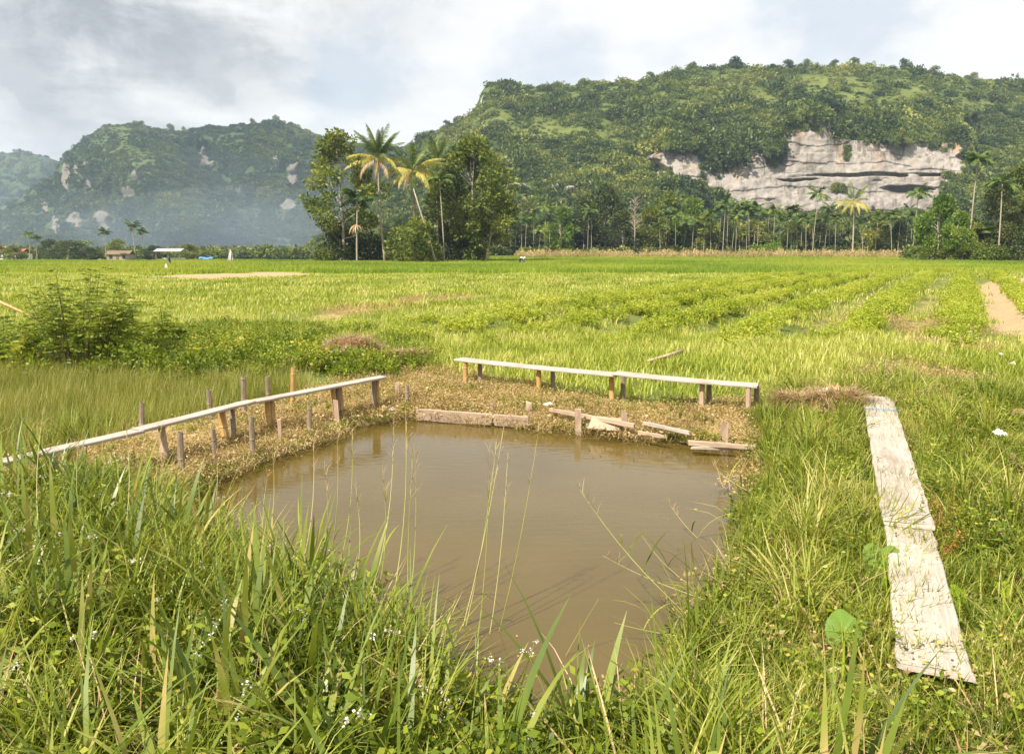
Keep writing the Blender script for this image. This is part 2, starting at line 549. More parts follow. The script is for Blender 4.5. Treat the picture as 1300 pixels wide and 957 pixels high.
def ground_material():
    m, w = new_mat("field_ground")
    pos = w.n("ShaderNodeNewGeometry").outputs["Position"]
    A = lambda k: w.n("ShaderNodeAttribute", attribute_name=k).outputs["Fac"]
    n1 = w.noise(pos, 0.25, 5)
    n2 = w.noise(pos, 3.0, 6, 0.65)
    n3 = w.noise(pos, 22.0, 5, 0.7)
    g = w.ramp(w.m("ADD", w.m("MULTIPLY", n1, 0.5), w.m("MULTIPLY", n3, 0.5)),
               [(0.25, (0.065, 0.085, 0.018)), (0.5, (0.11, 0.135, 0.028)), (0.75, (0.20, 0.20, 0.055))])
    dry = w.ramp(w.m("ADD", w.m("MULTIPLY", n2, 0.45), w.m("MULTIPLY", n3, 0.55)),
                 [(0.3, (0.14, 0.11, 0.035)), (0.5, (0.32, 0.235, 0.10)), (0.72, (0.46, 0.34, 0.18))])
    soil = w.ramp(w.m("ADD", w.m("MULTIPLY", n2, 0.5), w.m("MULTIPLY", n3, 0.5)),
                  [(0.3, (0.24, 0.17, 0.09)), (0.7, (0.45, 0.33, 0.19))])
    mud = w.ramp(n3, [(0.3, (0.05, 0.035, 0.015)), (0.7, (0.13, 0.09, 0.04))])
    pad = w.ramp(w.noise(pos, 0.03, 4), [(0.3, (0.12, 0.20, 0.015)), (0.7, (0.24, 0.30, 0.03))])
    c = w.mix(A("paddy"), g, pad)
    c = w.mix(w.smooth(w.m("ADD", A("dry"), w.m("MULTIPLY", w.m("SUBTRACT", n2, 0.5), 0.7)), 0.3, 0.7), c, dry)
    c = w.mix(w.smooth(w.m("ADD", A("soil"), w.m("MULTIPLY", w.m("SUBTRACT", n2, 0.5), 0.6)), 0.35, 0.65), c, soil)
    c = w.mix(A("mud"), c, mud)
    b = w.n("ShaderNodeBump", {"Strength": 0.6, "Distance": 0.05, "Height": n3})
    pb = w.n("ShaderNodeBsdfPrincipled", {"Base Color": c, "Roughness": 0.9, "Specular IOR Level": 0.15, "Normal": b.outputs[0]})
    w.n("ShaderNodeOutputMaterial", {0: pb.outputs[0]})
    return m


def zone_attrs(x, y):
    mx = lambda ps, s: np.clip(np.max([sst(-s, s, sdpoly(x, y, p)) for p in ps], axis=0), 0, 1)
    band = sst(-.75, -.5, sdpoly(x, y, POND)) * (y > 6.3) * sst(2.4, 1.9, x - .28 * (y - 9.5))
    dry = np.maximum(mx([BANK, LBANK], 0.35), band) + 0.7 * mx([PATH], 0.8)
    soil = mx(SOIL[1:], 0.6) + mx(SOIL[:1], 1.2)
    paddy = sst(58, 66, y)
    mud = sst(-0.08, 0.06, sdpoly(x, y, POND)) * 0.9
    cm, q = crop_mask(x, y)
    dry = dry + cm * sst(.1, -.5, np.cos(q * 2 * PI / 2.1)) * .5
    return dict(dry=np.clip(dry, 0, 1), soil=np.clip(soil, 0, 1), paddy=paddy, mud=mud)


def build_ground():
    ax = axis(-3300, 3300, -7.5, 9.5, 0.10, 1.07)
    ay = axis(-200, 3300, 1.0, 16.0, 0.10, 1.045)
    X, Y = np.meshgrid(ax, ay)
    Z = gz(X, Y)
    nx, ny = len(ax), len(ay)
    V = np.stack([X.ravel(), Y.ravel(), Z.ravel()], 1)
    i = np.arange(ny - 1)[:, None] * nx + np.arange(nx - 1)[None]
    F = np.stack([i, i + 1, i + nx + 1, i + nx], -1).reshape(-1, 4)
    me = mesh_data("ground", V, F, [ground_material()], zone_attrs(X.ravel(), Y.ravel()), True)
    tag(link("ground", me), kind="structure")


build_ground()


def build_water():
    m, w = new_mat("muddy_pond_water")
    pos = w.n("ShaderNodeNewGeometry").outputs["Position"]
    mp = w.n("ShaderNodeMapping", {0: pos, 3: (1.0, 2.6, 1.0)}).outputs[0]
    nz = w.noise(mp, 5.0, 4, 0.5)
    big = w.noise(pos, 0.7, 3, 0.5)
    bump = w.n("ShaderNodeBump", {"Strength": 0.22, "Distance": 0.012, "Height": nz})
    col = w.ramp(big, [(0.35, (0.082, 0.057, 0.0145)), (0.65, (0.100, 0.070, 0.019))])
    pb = w.n("ShaderNodeBsdfPrincipled", {"Base Color": col, "Roughness": 0.06, "IOR": 1.33, "Specular IOR Level": 0.46, "Normal": bump.outputs[0]})
    w.n("ShaderNodeOutputMaterial", {0: pb.outputs[0]})
    cx = np.mean([p[0] for p in POND])
    cy = np.mean([p[1] for p in POND])
    V = [(cx + (x - cx) * 1.09, cy + (y - cy) * 1.07, WATER_Z) for x, y in POND]
    me = mesh_data("pond_water", V, [tuple(range(len(V)))[::-1]], [m])
    tag(link("pond_water", me), kind="structure")


build_water()


# ------------------------------------------------------------------ hills
def rock_nodes(w, pos, base_dark, base_light, warm):
    """bedded limestone: pale faces, stained streaks and beds"""
    st = w.n("ShaderNodeMapping", {0: pos, 3: (0.30, 0.30, 0.025)}).outputs[0]
    streak = w.noise(st, 1.0, 5, 0.65)
    bed = w.n("ShaderNodeMapping", {0: pos, 3: (0.012, 0.012, 0.24)}).outputs[0]
    bedn = w.noise(bed, 1.0, 5, 0.65, 0.6)
    fine = w.noise(pos, 0.35, 6, 0.65)
    c = w.ramp(fine, [(0.25, base_dark), (0.65, base_light)])
    c = w.mix(w.m("MULTIPLY", w.smooth(bedn, 0.52, 0.74), 0.28), c, warm)
    c = w.mix(w.m("MULTIPLY", w.smooth(streak, 0.50, 0.66), 0.60), c, (0.10, 0.085, 0.065))
    return c, fine


def hill_material(name, veg, meadow, rd, rl, warm):
    m, w = new_mat(name)
    pos = w.n("ShaderNodeNewGeometry").outputs["Position"]
    A = lambda k: w.n("ShaderNodeAttribute", attribute_name=k).outputs["Fac"]
    rc, fine = rock_nodes(w, pos, rd, rl, warm)
    # stains that run down from the top of the rock band
    vs = w.n("ShaderNodeMapping", {0: pos, 3: (0.5, 0.5, 0.012)}).outputs[0]
    sn = w.noise(vs, 1.0, 4, 0.7)
    stain = w.smooth(w.m("ADD", w.m("MULTIPLY", A("cliff_top"), 0.80), w.m("MULTIPLY", w.m("SUBTRACT", sn, 0.5), 4.2)), 0.50, 0.85)
    rc = w.mix(w.m("MULTIPLY", stain, 0.72), rc, (0.10, 0.08, 0.06))
    sn2 = w.noise(w.n("ShaderNodeMapping", {0: pos, 1: (31, 7, 0), 3: (0.16, 0.16, 0.008)}).outputs[0], 1.0, 3, 0.6)
    rc = w.mix(w.m("MULTIPLY", w.m("MULTIPLY", w.smooth(sn2, 0.52, 0.68), A("cliff_top")), 0.8), rc, (0.36, 0.21, 0.10))
    # dark bed joints, and the overhang's shade painted in as dark colour
    rc = w.mix(w.smooth(A("joint"), 0.3, 0.9), rc, (0.12, 0.10, 0.085))
    v1 = w.noise(pos, 0.030, 5, 0.6)
    v2 = w.noise(pos, 0.25, 5, 0.65)
    vf = w.m("ADD", w.m("MULTIPLY", v1, 0.5), w.m("MULTIPLY", v2, 0.5))
    vc = w.ramp(vf, veg)
    mc = w.ramp(vf, meadow)
    vc = w.mix(A("meadow"), vc, mc)
    rk = w.smooth(w.m("ADD", A("rock"), w.m("MULTIPLY", w.m("SUBTRACT", fine, 0.5), 0.7)), 0.30, 0.46)
    c = w.mix(rk, vc, rc)
    b = w.n("ShaderNodeBump", {"Strength": 0.6, "Distance": 0.6, "Height": w.m("ADD", fine, v2)})
    pb = w.n("ShaderNodeBsdfPrincipled", {"Base Color": c, "Roughness": 0.95, "Specular IOR Level": 0.1, "Normal": b.outputs[0]})
    w.n("ShaderNodeOutputMaterial", {0: pb.outputs[0]})
    return m


def interp(x, pts):
    xs, ys = zip(*pts)
    return np.interp(x, xs, ys)


def ell(u, v, lst):
    r = np.zeros(np.shape(u))
    wob = 0.9 * (fbm(u * .22, v * .13, 5, 3) - .5)
    for cu, cv, ru, rv in lst:
        r = np.maximum(r, sst(1.25, 0.75, np.hypot((u - cu) / ru, (v - cv) / rv) + wob * min(1.0, 8.0 / ru)))
    return r


VEG = [(0.25, (0.035, 0.055, 0.014)), (0.5, (0.075, 0.10, 0.025)), (0.75, (0.15, 0.17, 0.04))]
VEG2 = [(0.25, (0.020, 0.038, 0.016)), (0.5, (0.040, 0.062, 0.022)), (0.75, (0.075, 0.095, 0.03))]
MEADOW2 = [(0.25, (0.055, 0.08, 0.022)), (0.5, (0.09, 0.115, 0.03)), (0.75, (0.14, 0.155, 0.04))]
MEADOW = [(0.25, (0.05, 0.068, 0.018)), (0.5, (0.10, 0.12, 0.03)), (0.75, (0.17, 0.18, 0.045))]


class Hill:
    """a hillside given by its crest, foot and cliff lines; every point has its own distance"""

    def uvs(s, u, t):
        """t 0..1: foot to crest"""
        vc = s.crest(u)
        return s.foot + (vc - s.foot) * t

    def point(s, u, t):
        v = s.uvs(u, t)
        D = s.dist(u, v, t)
        dx, dz = ray(u, v)
        return np.stack([dx * D, D + 0 * dx, CAM_Z + dz * D], -1)

    def grid(s, us, ts, back, name, mat):
        U, T = np.meshgrid(us, ts)
        Pn = s.point(U, T)
        Vv = s.uvs(U, T)
        rows = [Pn]
        top = Pn[-1]
        for k, (dd, drop) in enumerate(back):
            q = top.copy()
            sc = (top[:, 1] + dd) / top[:, 1]
            q[:, 0] *= sc
            q[:, 1] += dd
            q[:, 2] = top[:, 2] * (1 - drop) - 3 * drop + 2.0 * (fbm(us * 0.05, us * 0 + k, 77) - .5)
            rows.append(q[None])
        A = s.attrs(U, Vv, T)
        nb = len(back)
        A = {k: np.concatenate([a, np.zeros((nb, len(us)))]).ravel() for k, a in A.items()}
        V = np.concatenate(rows).reshape(-1, 3)
        nx, ny = len(us), len(ts) + nb
        i = np.arange(ny - 1)[:, None] * nx + np.arange(nx - 1)[None]
        F = np.stack([i, i + 1, i + nx + 1, i + nx], -1).reshape(-1, 4)
        me = mesh_data(name, V, F, [mat], A, True)
        tag(link(name, me), kind="structure")


class RightHill(Hill):
    foot = 327.0
    CREST = [(300, 327), (380, 318), (430, 285), (470, 240), (500, 205), (530, 176), (545, 168), (562, 163), (578, 158), (592, 148), (600, 141), (606, 132), (612, 116), (618, 108), (628, 104), (650, 106),
             (665, 112), (690, 111), (740, 107), (800, 104), (830, 98), (850, 91), (880, 88), (930, 84), (1000, 86), (1080, 84), (1150, 87), (1200, 96), (1240, 101), (1300, 103), (1400, 108), (1550, 118), (1700, 160), (1850, 240), (1950, 325)]
    CT = [(760, 205), (820, 198), (838, 188), (885, 187), (900, 204), (930, 203), (946, 188), (968, 187), (975, 194), (994, 188), (1000, 156), (1012, 148), (1050, 151), (1058, 176), (1100, 180), (1150, 178), (1200, 182), (1225, 181), (1300, 178), (1400, 180)]
    CB = [(760, 212), (815, 208), (835, 226), (885, 231), (900, 246), (930, 262), (960, 270), (1010, 276), (1180, 276), (1200, 258), (1216, 232), (1240, 212), (1300, 196), (1400, 192)]
    FACES = [(657, 242, 20, 10), (724, 244, 12, 8), (705, 238, 6, 5), (612, 135, 4, 12)]
    D0, DCL, DTOP, DCR = 318.0, 376.0, 386.0, 540.0

    def crest(s, u):
        return interp(u, s.CREST) + 2.0 * (fbm(u * 0.08, u * 0, 31) - .5)

    def dist(s, u, v, t):
        ct, cb = interp(u, s.CT), interp(u, s.CB)
        vc = s.crest(u)
        # cliff strength along the hill
        ue = u + 22 * (fbm(v * .07, v * 0 + 3, 91, 3) - .5)
        k = sst(822, 842, ue) * sst(1240, 1218, ue)
        low = s.D0 + (s.DCL - s.D0) * np.clip((s.foot - v) / (s.foot - cb), 0, 1) ** 0.8
        rel = np.clip((cb - v) / np.maximum(cb - ct, 3), 0, 1)
        ztrue = v + 0.10 * (u - 1000) * sst(1000, 860, u)
        # bedding: beds step forward upwards with recessed joints
        lx = u * 0.018
        b1 = fbm(lx, ztrue * 0.085, 41, 3)
        bed = 0.5 * (np.floor(ztrue / 15.0 + 2.2 * b1) % 2) + 2.2 * fbm(u * 0.03, ztrue * 0.05, 45, 4) + 0.9 * fbm(u * 0.12, ztrue * 0.14, 46, 3)
        cliffd = s.DCL + (s.DTOP - s.DCL) * rel + bed - 4
        slot = fbm(u * .05, v * .10, 49, 3)
        vv = v + 5 * (fbm(u * .035, u * 0, 48, 3) - .5)
        cliffd = cliffd + 5 * ell(u, vv, [(1152, 241, 30, 4.5), (1120, 223, 98, 2.4), (1015, 228, 24, 1.6)]) * sst(.22, .45, slot)
        up = np.clip((ct - v) / np.maximum(ct - vc, 3), 0, 1)
        high = s.DTOP - 4 + (s.DCR - s.DTOP) * (0.35 * up + 0.65 * up ** 1.8)
        dc = np.where(v > cb, low, np.where(v > ct, cliffd, high))
        tt = np.clip((s.foot - v) / (s.foot - vc), 0, 1)
        ds = s.D0 + (s.DCR - s.D0) * (0.55 * tt + 0.45 * tt ** 2.2)
        d = ds * (1 - k) + dc * k
        rough = 34 * (fbm(u * 0.014, v * 0.016, 51, 4) - .5) + 10 * (fbm(u * 0.06, v * 0.06, 55, 3) - .5)
        oncliff = k * ((v > ct) & (v < cb))
        # the promontory at the left end of the crest
        d = d + rough * (1 - 0.85 * oncliff) * sst(0, 0.12, t)
        for cu, cv, ru, rv in s.FACES:
            d = d + ell(u, v, [(cu, cv, ru, rv)]) * (v - cv) * 1.3
        return d

    def attrs(s, u, v, t):
        ct, cb = interp(u, s.CT), interp(u, s.CB)
        ue = u + 22 * (fbm(v * .07, v * 0 + 3, 91, 3) - .5)
        k = sst(822, 834, ue) * sst(1238, 1226, ue)
        rock = k * sst(-2, 2, v - ct) * sst(-2, 3, cb - v)
        rock = np.maximum(rock, ell(u, v, s.FACES) * (0.35 + 0.5 * fbm(u * .12, v * .05, 64, 3)))
        rel = np.clip((v - ct) / 42.0, 0, 1)
        top = np.where(v >= ct, (1 - rel) ** 1.0, 0) * k
        b1 = fbm(u * 0.018, (v + 0.10 * (u - 1000) * sst(1000, 860, u)) * 0.085, 41, 3)
        zt = v + 0.10 * (u - 1000) * sst(1000, 860, u)
        ph = (zt / 15.0 + 2.2 * b1) % 1.0
        joint = sst(0.09, 0.02, np.minimum(ph, 1 - ph)) * sst(0.40, 0.62, fbm(u * 0.03, zt * 0.02, 63, 3))
        joint = np.maximum(joint, 0.8 * ell(u, v, [(1150, 242, 30, 5)]))  # shade below the overhang, painted dark over its slot
        meadow = ell(u, v, [(990, 125, 40, 12), (1060, 110, 45, 13), (905, 120, 25, 9), (1140, 115, 45, 13), (1240, 140, 30, 16), (690, 165, 40, 12), (650, 150, 22, 10), (664, 215, 28, 9), (760, 165, 30, 9), (1030, 105, 25, 8), (1100, 125, 50, 8)])
        meadow = meadow * sst(0.35, 0.55, fbm(u * 0.05, v * 0.08, 71, 3))
        return dict(rock=rock, cliff_top=top, joint=joint * (rock > 0.3), meadow=meadow)


class LeftMountain(Hill):
    foot = 325.0
    CREST = [(-160, 325), (-60, 300), (0, 270), (40, 240), (66, 225), (76, 206), (84, 196), (100, 182), (118, 168), (138, 159), (158, 157), (180, 160), (205, 165), (232, 166), (262, 161), (292, 160), (322, 157), (350, 155), (376, 160), (400, 170), (425, 175), (450, 181), (520, 190), (600, 205), (700, 250), (760, 325)]
    ROCK = [(84, 226, 5, 16), (97, 214, 3, 7), (113, 230, 3, 9), (163, 244, 7, 7), (171, 224, 5, 6), (94, 282, 9, 11), (128, 280, 9, 11), (71, 290, 4, 15), (258, 203, 6, 13), (268, 210, 3, 6), (372, 226, 6, 17), (366, 261, 7, 7), (305, 245, 5, 8), (142, 276, 5, 7), (58, 262, 3, 8), (108, 207, 3, 5), (131, 240, 3, 5), (210, 246, 4, 4), (350, 205, 4, 6)]

    def crest(s, u):
        return interp(u, s.CREST) + 2.4 * (fbm(u * 0.11, u * 0, 131) - .5)

    def dist(s, u, v, t):
        tt = np.clip(t, 0, 1)
        d = 640 + 330 * (0.75 * tt ** 0.8 + 0.25 * tt ** 3)
        # spur running down from the summit at the left towards the plain
        ridge = interp(v, [(150, 145), (200, 185), (250, 225), (300, 262), (330, 280)])
        d = d - 115 * np.exp(-((u - ridge) / np.where(u < ridge, 75, 48)) ** 2) * sst(0, 0.25, tt) * sst(1.05, 0.7, tt)
        d = d + 70 * np.exp(-((u - ridge - 75) / 26) ** 2) * sst(0.1, 0.4, tt) * sst(1.0, 0.75, tt)
        d = d + 70 * (fbm(u * 0.016, v * 0.018, 151, 4) - .5) * sst(0, .15, tt) + 14 * (fbm(u * 0.08, v * 0.08, 155, 3) - .5)
        for cu, cv, ru, rv in s.ROCK:
            d = d + ell(u, v, [(cu, cv, ru * 1.4, rv * 1.2)]) * (v - cv) * 1.5
        return d

    def attrs(s, u, v, t):
        rock = ell(u, v, [(a, b, c * 1.25, d * 1.15) for a, b, c, d in s.ROCK]) * (0.72 + 0.5 * (fbm(u * 0.15, v * 0.10, 161, 3) - .5))
        ridge = interp(v, [(150, 145), (200, 185), (250, 225), (300, 262), (330, 280)])
        meadow = np.exp(-((u - ridge + 5) / 32) ** 2) * sst(0.38, 0.6, fbm(u * 0.06, v * 0.07, 171, 3)) * 0.55
        meadow = np.maximum(meadow, 0.6 * sst(295, 318, v) * sst(250, 300, u))
        return dict(rock=rock, cliff_top=rock * 0.3, joint=rock * 0, meadow=meadow)


class FarRidge(Hill):
    foot = 324.0
    CREST = [(-700, 250), (-500, 215), (-300, 190), (-150, 205), (-60, 201), (0, 196), (22, 193), (40, 194), (58, 199), (80, 207), (110, 214), (170, 240), (260, 300), (300, 324)]

    def crest(s, u):
        return interp(u, s.CREST) + 2.0 * (fbm(u * 0.1, u * 0, 231) - .5)

    def dist(s, u, v, t):
        return 1250 + 500 * t + 130 * (fbm(u * 0.02, v * 0.02, 251, 4) - .5)

    def attrs(s, u, v, t):
        rock = ell(u, v, [(12, 271, 13, 9), (5, 298, 6, 10), (40, 250, 4, 6), (-60, 270, 12, 9)]) * 0.6
        return dict(rock=rock, cliff_top=rock * 0, joint=rock * 0, meadow=rock * 0)


RH, LM, FR = RightHill(), LeftMountain(), FarRidge()
RH.grid(np.concatenate([np.arange(300, 820, 4.0), np.arange(820, 1245, 1.2), np.arange(1245, 1955, 5.0)]),
        np.concatenate([np.linspace(0, 0.2, 14)[:-1], np.linspace(0.2, 0.78, 150)[:-1], np.linspace(0.78, 1.0, 36)]),
        [(40, 0.02), (140, 0.15), (300, 0.6), (420, 1.02)], "limestone_hill",
        hill_material("limestone_hill", VEG, MEADOW, (0.20, 0.175, 0.155), (0.33, 0.295, 0.265), (0.27, 0.205, 0.165)))
LM.grid(np.arange(-160, 762, 3.0), np.linspace(0, 1, 75), [(60, 0.02), (220, 0.3), (420, 1.02)], "forested_mountain",
        hill_material("forested_mountain", VEG2, MEADOW2, (0.085, 0.08, 0.07), (0.175, 0.16, 0.142), (0.15, 0.12, 0.095)))
FR.grid(np.arange(-700, 301, 5.0), np.linspace(0, 1, 40), [(100, 0.05), (500, 0.5), (900, 1.02)], "distant_ridge",
        hill_material("distant_ridge", VEG2, VEG2, (0.20, 0.15, 0.12), (0.30, 0.22, 0.18), (0.26, 0.18, 0.13)))


def box_volume(name, lo, hi, mat, kind="stuff"):
    x0, y0, z0 = lo
    x1, y1, z1 = hi
    V = [(x0, y0, z0), (x1, y0, z0), (x1, y1, z0), (x0, y1, z0), (x0, y0, z1), (x1, y0, z1), (x1, y1, z1), (x0, y1, z1)]
    F = [(0, 3, 2, 1), (4, 5, 6, 7), (0, 1, 5, 4), (1, 2, 6, 5), (2, 3, 7, 6), (3, 0, 4, 7)]
    me = mesh_data(name, V, F, [mat])
    return tag(link(name, me), kind=kind)


def build_haze():
    m, w = new_mat("haze")
    v = w.n("ShaderNodeVolumePrincipled", {"Color": (0.62, 0.80, 1.0, 1), "Density": 0.00021, "Anisotropy": 0.25})
    w.n("ShaderNodeOutputMaterial", {1: v.outputs[0]})
    box_volume("haze", (-4000, -260, -5), (4000, 4000, 245), m)


build_haze()


def build_smoke():
    """thin blue smoke lying over the plain at the foot of the left mountain"""
    m, w = new_mat("smoke")
    v = w.n("ShaderNodeVolumePrincipled", {"Color": (0.66, 0.82, 1.0, 1), "Density": 0.00062, "Anisotropy": 0.2})
    w.n("ShaderNodeOutputMaterial", {1: v.outputs[0]})
    for u, vv, D, rx, ry, rz_ in ((330, 302, 520, 100, 60, 22), (325, 300, 530, 130, 80, 34), (270, 290, 560, 75, 50, 34), (290, 285, 555, 120, 70, 52), (60, 302, 640, 90, 60, 24), (40, 298, 650, 140, 80, 40), (420, 300, 540, 90, 60, 28)):
        th, ph = np.meshgrid(np.linspace(0, 2 * PI, 25)[:-1], np.linspace(.04, PI - .04, 12))
        k = 1 + .25 * (fbm(np.cos(th) * 2 + 9, ph * 1.5 + np.sin(th), int(u), 3) - .5)
        V = np.stack([np.sin(ph) * np.cos(th) * rx * k, np.sin(ph) * np.sin(th) * ry * k, np.cos(ph) * rz_ * k], -1).reshape(-1, 3)
        F = [[i * 24 + j, (i + 1) * 24 + j, (i + 1) * 24 + (j + 1) % 24, i * 24 + (j + 1) % 24] for i in range(11) for j in range(24)]
        F += [list(range(24)), [11 * 24 + j for j in range(23, -1, -1)]]
        c = P(u, vv, D)
        tag(link("smoke", mesh_data("smoke", V, F, [m], None, True), None, c), kind="stuff")


build_smoke()


# ------------------------------------------------------------------ scattering of uncountable plants
def source(name, mb, mats, smooth=False):
    return bpy.data.objects.new(name, mb.data(name, mats, smooth))


def scatter(name, srcs, pts, rz=None, scl=None, tilt=None, idx=None):
    """one stuff object that instances the given tuft meshes on its own points"""
    pts = np.asarray(pts, float)
    N = len(pts)
    coll = bpy.data.collections.new(name + "_kinds")
    for o in srcs:
        coll.objects.link(o)
    order = sorted(range(len(srcs)), key=lambda i: srcs[i].name)
    rz = R.rand(N) * 2 * PI if rz is None else np.broadcast_to(rz, (N,))
    scl = np.ones(N) if scl is None else np.asarray(scl, float)
    if scl.ndim == 1:
        scl = np.stack([scl] * 3, 1)
    rot = np.zeros((N, 3))
    rot[:, 2] = rz
    if tilt is not None:
        rot[:, 0] = tilt
    idx = R.randint(0, len(srcs), N) if idx is None else np.array([order.index(i) for i in idx])
    me = bpy.data.meshes.new(name)
    me.vertices.add(N)
    me.vertices.foreach_set("co", pts.astype(np.float32).ravel())
    for k, t, val, key in (("rot", "FLOAT_VECTOR", rot, "vector"), ("scl", "FLOAT_VECTOR", scl, "vector"), ("idx", "INT", idx, "value")):
        at = me.attributes.new(k, t, "POINT")
        at.data.foreach_set(key, val.astype(np.int32 if t == "INT" else np.float32).ravel())
    me.update()
    o = link(name, me)
    tag(o, kind="stuff")
    ng = bpy.data.node_groups.new(name + "_scatter", "GeometryNodeTree")
    ng.interface.new_socket("Geometry", in_out="INPUT", socket_type="NodeSocketGeometry")
    ng.interface.new_socket("Geometry", in_out="OUTPUT", socket_type="NodeSocketGeometry")
    w = NT(ng)
    gi, go = w.n("NodeGroupInput"), w.n("NodeGroupOutput")
    ci = w.n("GeometryNodeCollectionInfo", {0: coll, 1: True, 2: True})

    def attr(k, t):
        nd = ng.nodes.new("GeometryNodeInputNamedAttribute")
        nd.data_type = t
        nd.inputs["Name"].default_value = k
        return nd.outputs["Attribute"]

    e = w.n("FunctionNodeEulerToRotation", {0: attr("rot", "FLOAT_VECTOR")})
    ip = w.n("GeometryNodeInstanceOnPoints", {"Points": gi.outputs[0], "Instance": ci.outputs[0], "Pick Instance": True,
                                              "Instance Index": attr("idx", "INT"), "Rotation": e.outputs[0], "Scale": attr("scl", "FLOAT_VECTOR")})
    ng.links.new(ip.outputs[0], go.inputs[0])
    md = o.modifiers.new("scatter", "NODES")
    md.node_group = ng
    return o


def sample(poly, dens):
    xs, ys = [p[0] for p in poly], [p[1] for p in poly]
    n = int((max(xs) - min(xs)) * (max(ys) - min(ys)) * dens)
    x, y = R.uniform(min(xs), max(xs), n), R.uniform(min(ys), max(ys), n)
    k = inpoly(x, y, poly)
    return x[k], y[k]


def on_ground(x, y, dz=0.0):
    return np.stack([x, y, gz(x, y) + dz], 1)


def rnd(a, b, n):
    return R.uniform(a, b, n)


# ------------------------------------------------------------------ trees
def crown_clumps(mb, centers, rads, per, size, aspect=0.55, mat=0):
    """leaf cards set through the outer part of each clump; tone differs at random by clump and card"""
    for c, r in zip(centers, rads):
        n = max(6, int(per * (r / np.mean(rads)) ** 1.6))
        d = R.randn(n, 3)
        d /= np.linalg.norm(d, axis=1)[:, None]
        rr = R.uniform(0.35, 1.05, n) ** 0.7
        pos = c + d * rr[:, None] * r * np.array([1.0, 1.0, 0.72])
        out = d + np.array([0, 0, 0.25])
        V, F, q = leaves(pos, out, size, aspect, 0.15, 0.55)
        mb.add(V, F, np.clip(q * 0.7 + 0.3 * R.rand(), 0, 1), mat)


def broadleaf_meshes(name, H, Wd, lo, nclump, per, leaf, mat, trunk_r=0.25, seed=0, lean=0.0, bark="bark", rr=(0.11, 0.2), ragged=0.0):
    """trunk with limbs, and a crown of leaf clumps; lo = share of the height where the crown starts"""
    st = R.get_state()
    R.seed(1000 + seed)
    cs = []
    for k in range(nclump):
        a = R.rand() * 2 * PI
        h = lo + (1 - lo) * (k + 0.5 + R.uniform(-.4, .4)) / nclump
        prof = math.sin(min(1, max(0.0, (h - lo) / (1 - lo))) ** 0.75 * PI * 0.86 + 0.32)
        rad = Wd * 0.5 * max(0.12, prof) * R.uniform(0.35, 1.0 + ragged) ** 0.6
        cs.append((math.cos(a) * rad + lean * h * H, math.sin(a) * rad, h * H))
    cs = np.array(cs)
    rads = R.uniform(rr[0], rr[1], nclump) * Wd
    tb = MB()
    n = 7
    zz = np.linspace(-0.3, H * 0.82, n)
    tp = np.stack([lean * zz + R.randn(n) * 0.02 * Wd * np.linspace(0, 1, n), R.randn(n) * 0.02 * Wd * np.linspace(0, 1, n), zz], 1)
    tb.add(*tube(tp, np.linspace(trunk_r, trunk_r * 0.25, n), 7))
    for k in R.permutation(nclump)[:min(nclump, 16)]:
        c = cs[k]
        h0 = max(lo * H * 0.6, c[2] * R.uniform(0.5, 0.8))
        s0 = np.array([np.interp(h0, zz, tp[:, i]) for i in range(3)])
        mid = (s0 + c) / 2 + np.array([0, 0, -0.06 * H * R.rand()])
        r0 = trunk_r * 0.42 * (1 - h0 / H * 0.6)
        tb.add(*tube([s0, mid, c], [r0, r0 * 0.6, r0 * 0.2], 5, False))
    cb = MB()
    crown_clumps(cb, cs, rads, per, leaf)
    R.set_state(st)
    return tb.data(name + "_trunk", M[bark], True), cb.data(name + "_crown", mat)


def put_tree(name, label, cat, meshes, loc, rz=0.0, scl=1.0, group=None):
    t = thing(name, label, cat, loc, rz, group, scl)
    link("trunk", meshes[0], t)
    link("crown", meshes[1], t)
    return t


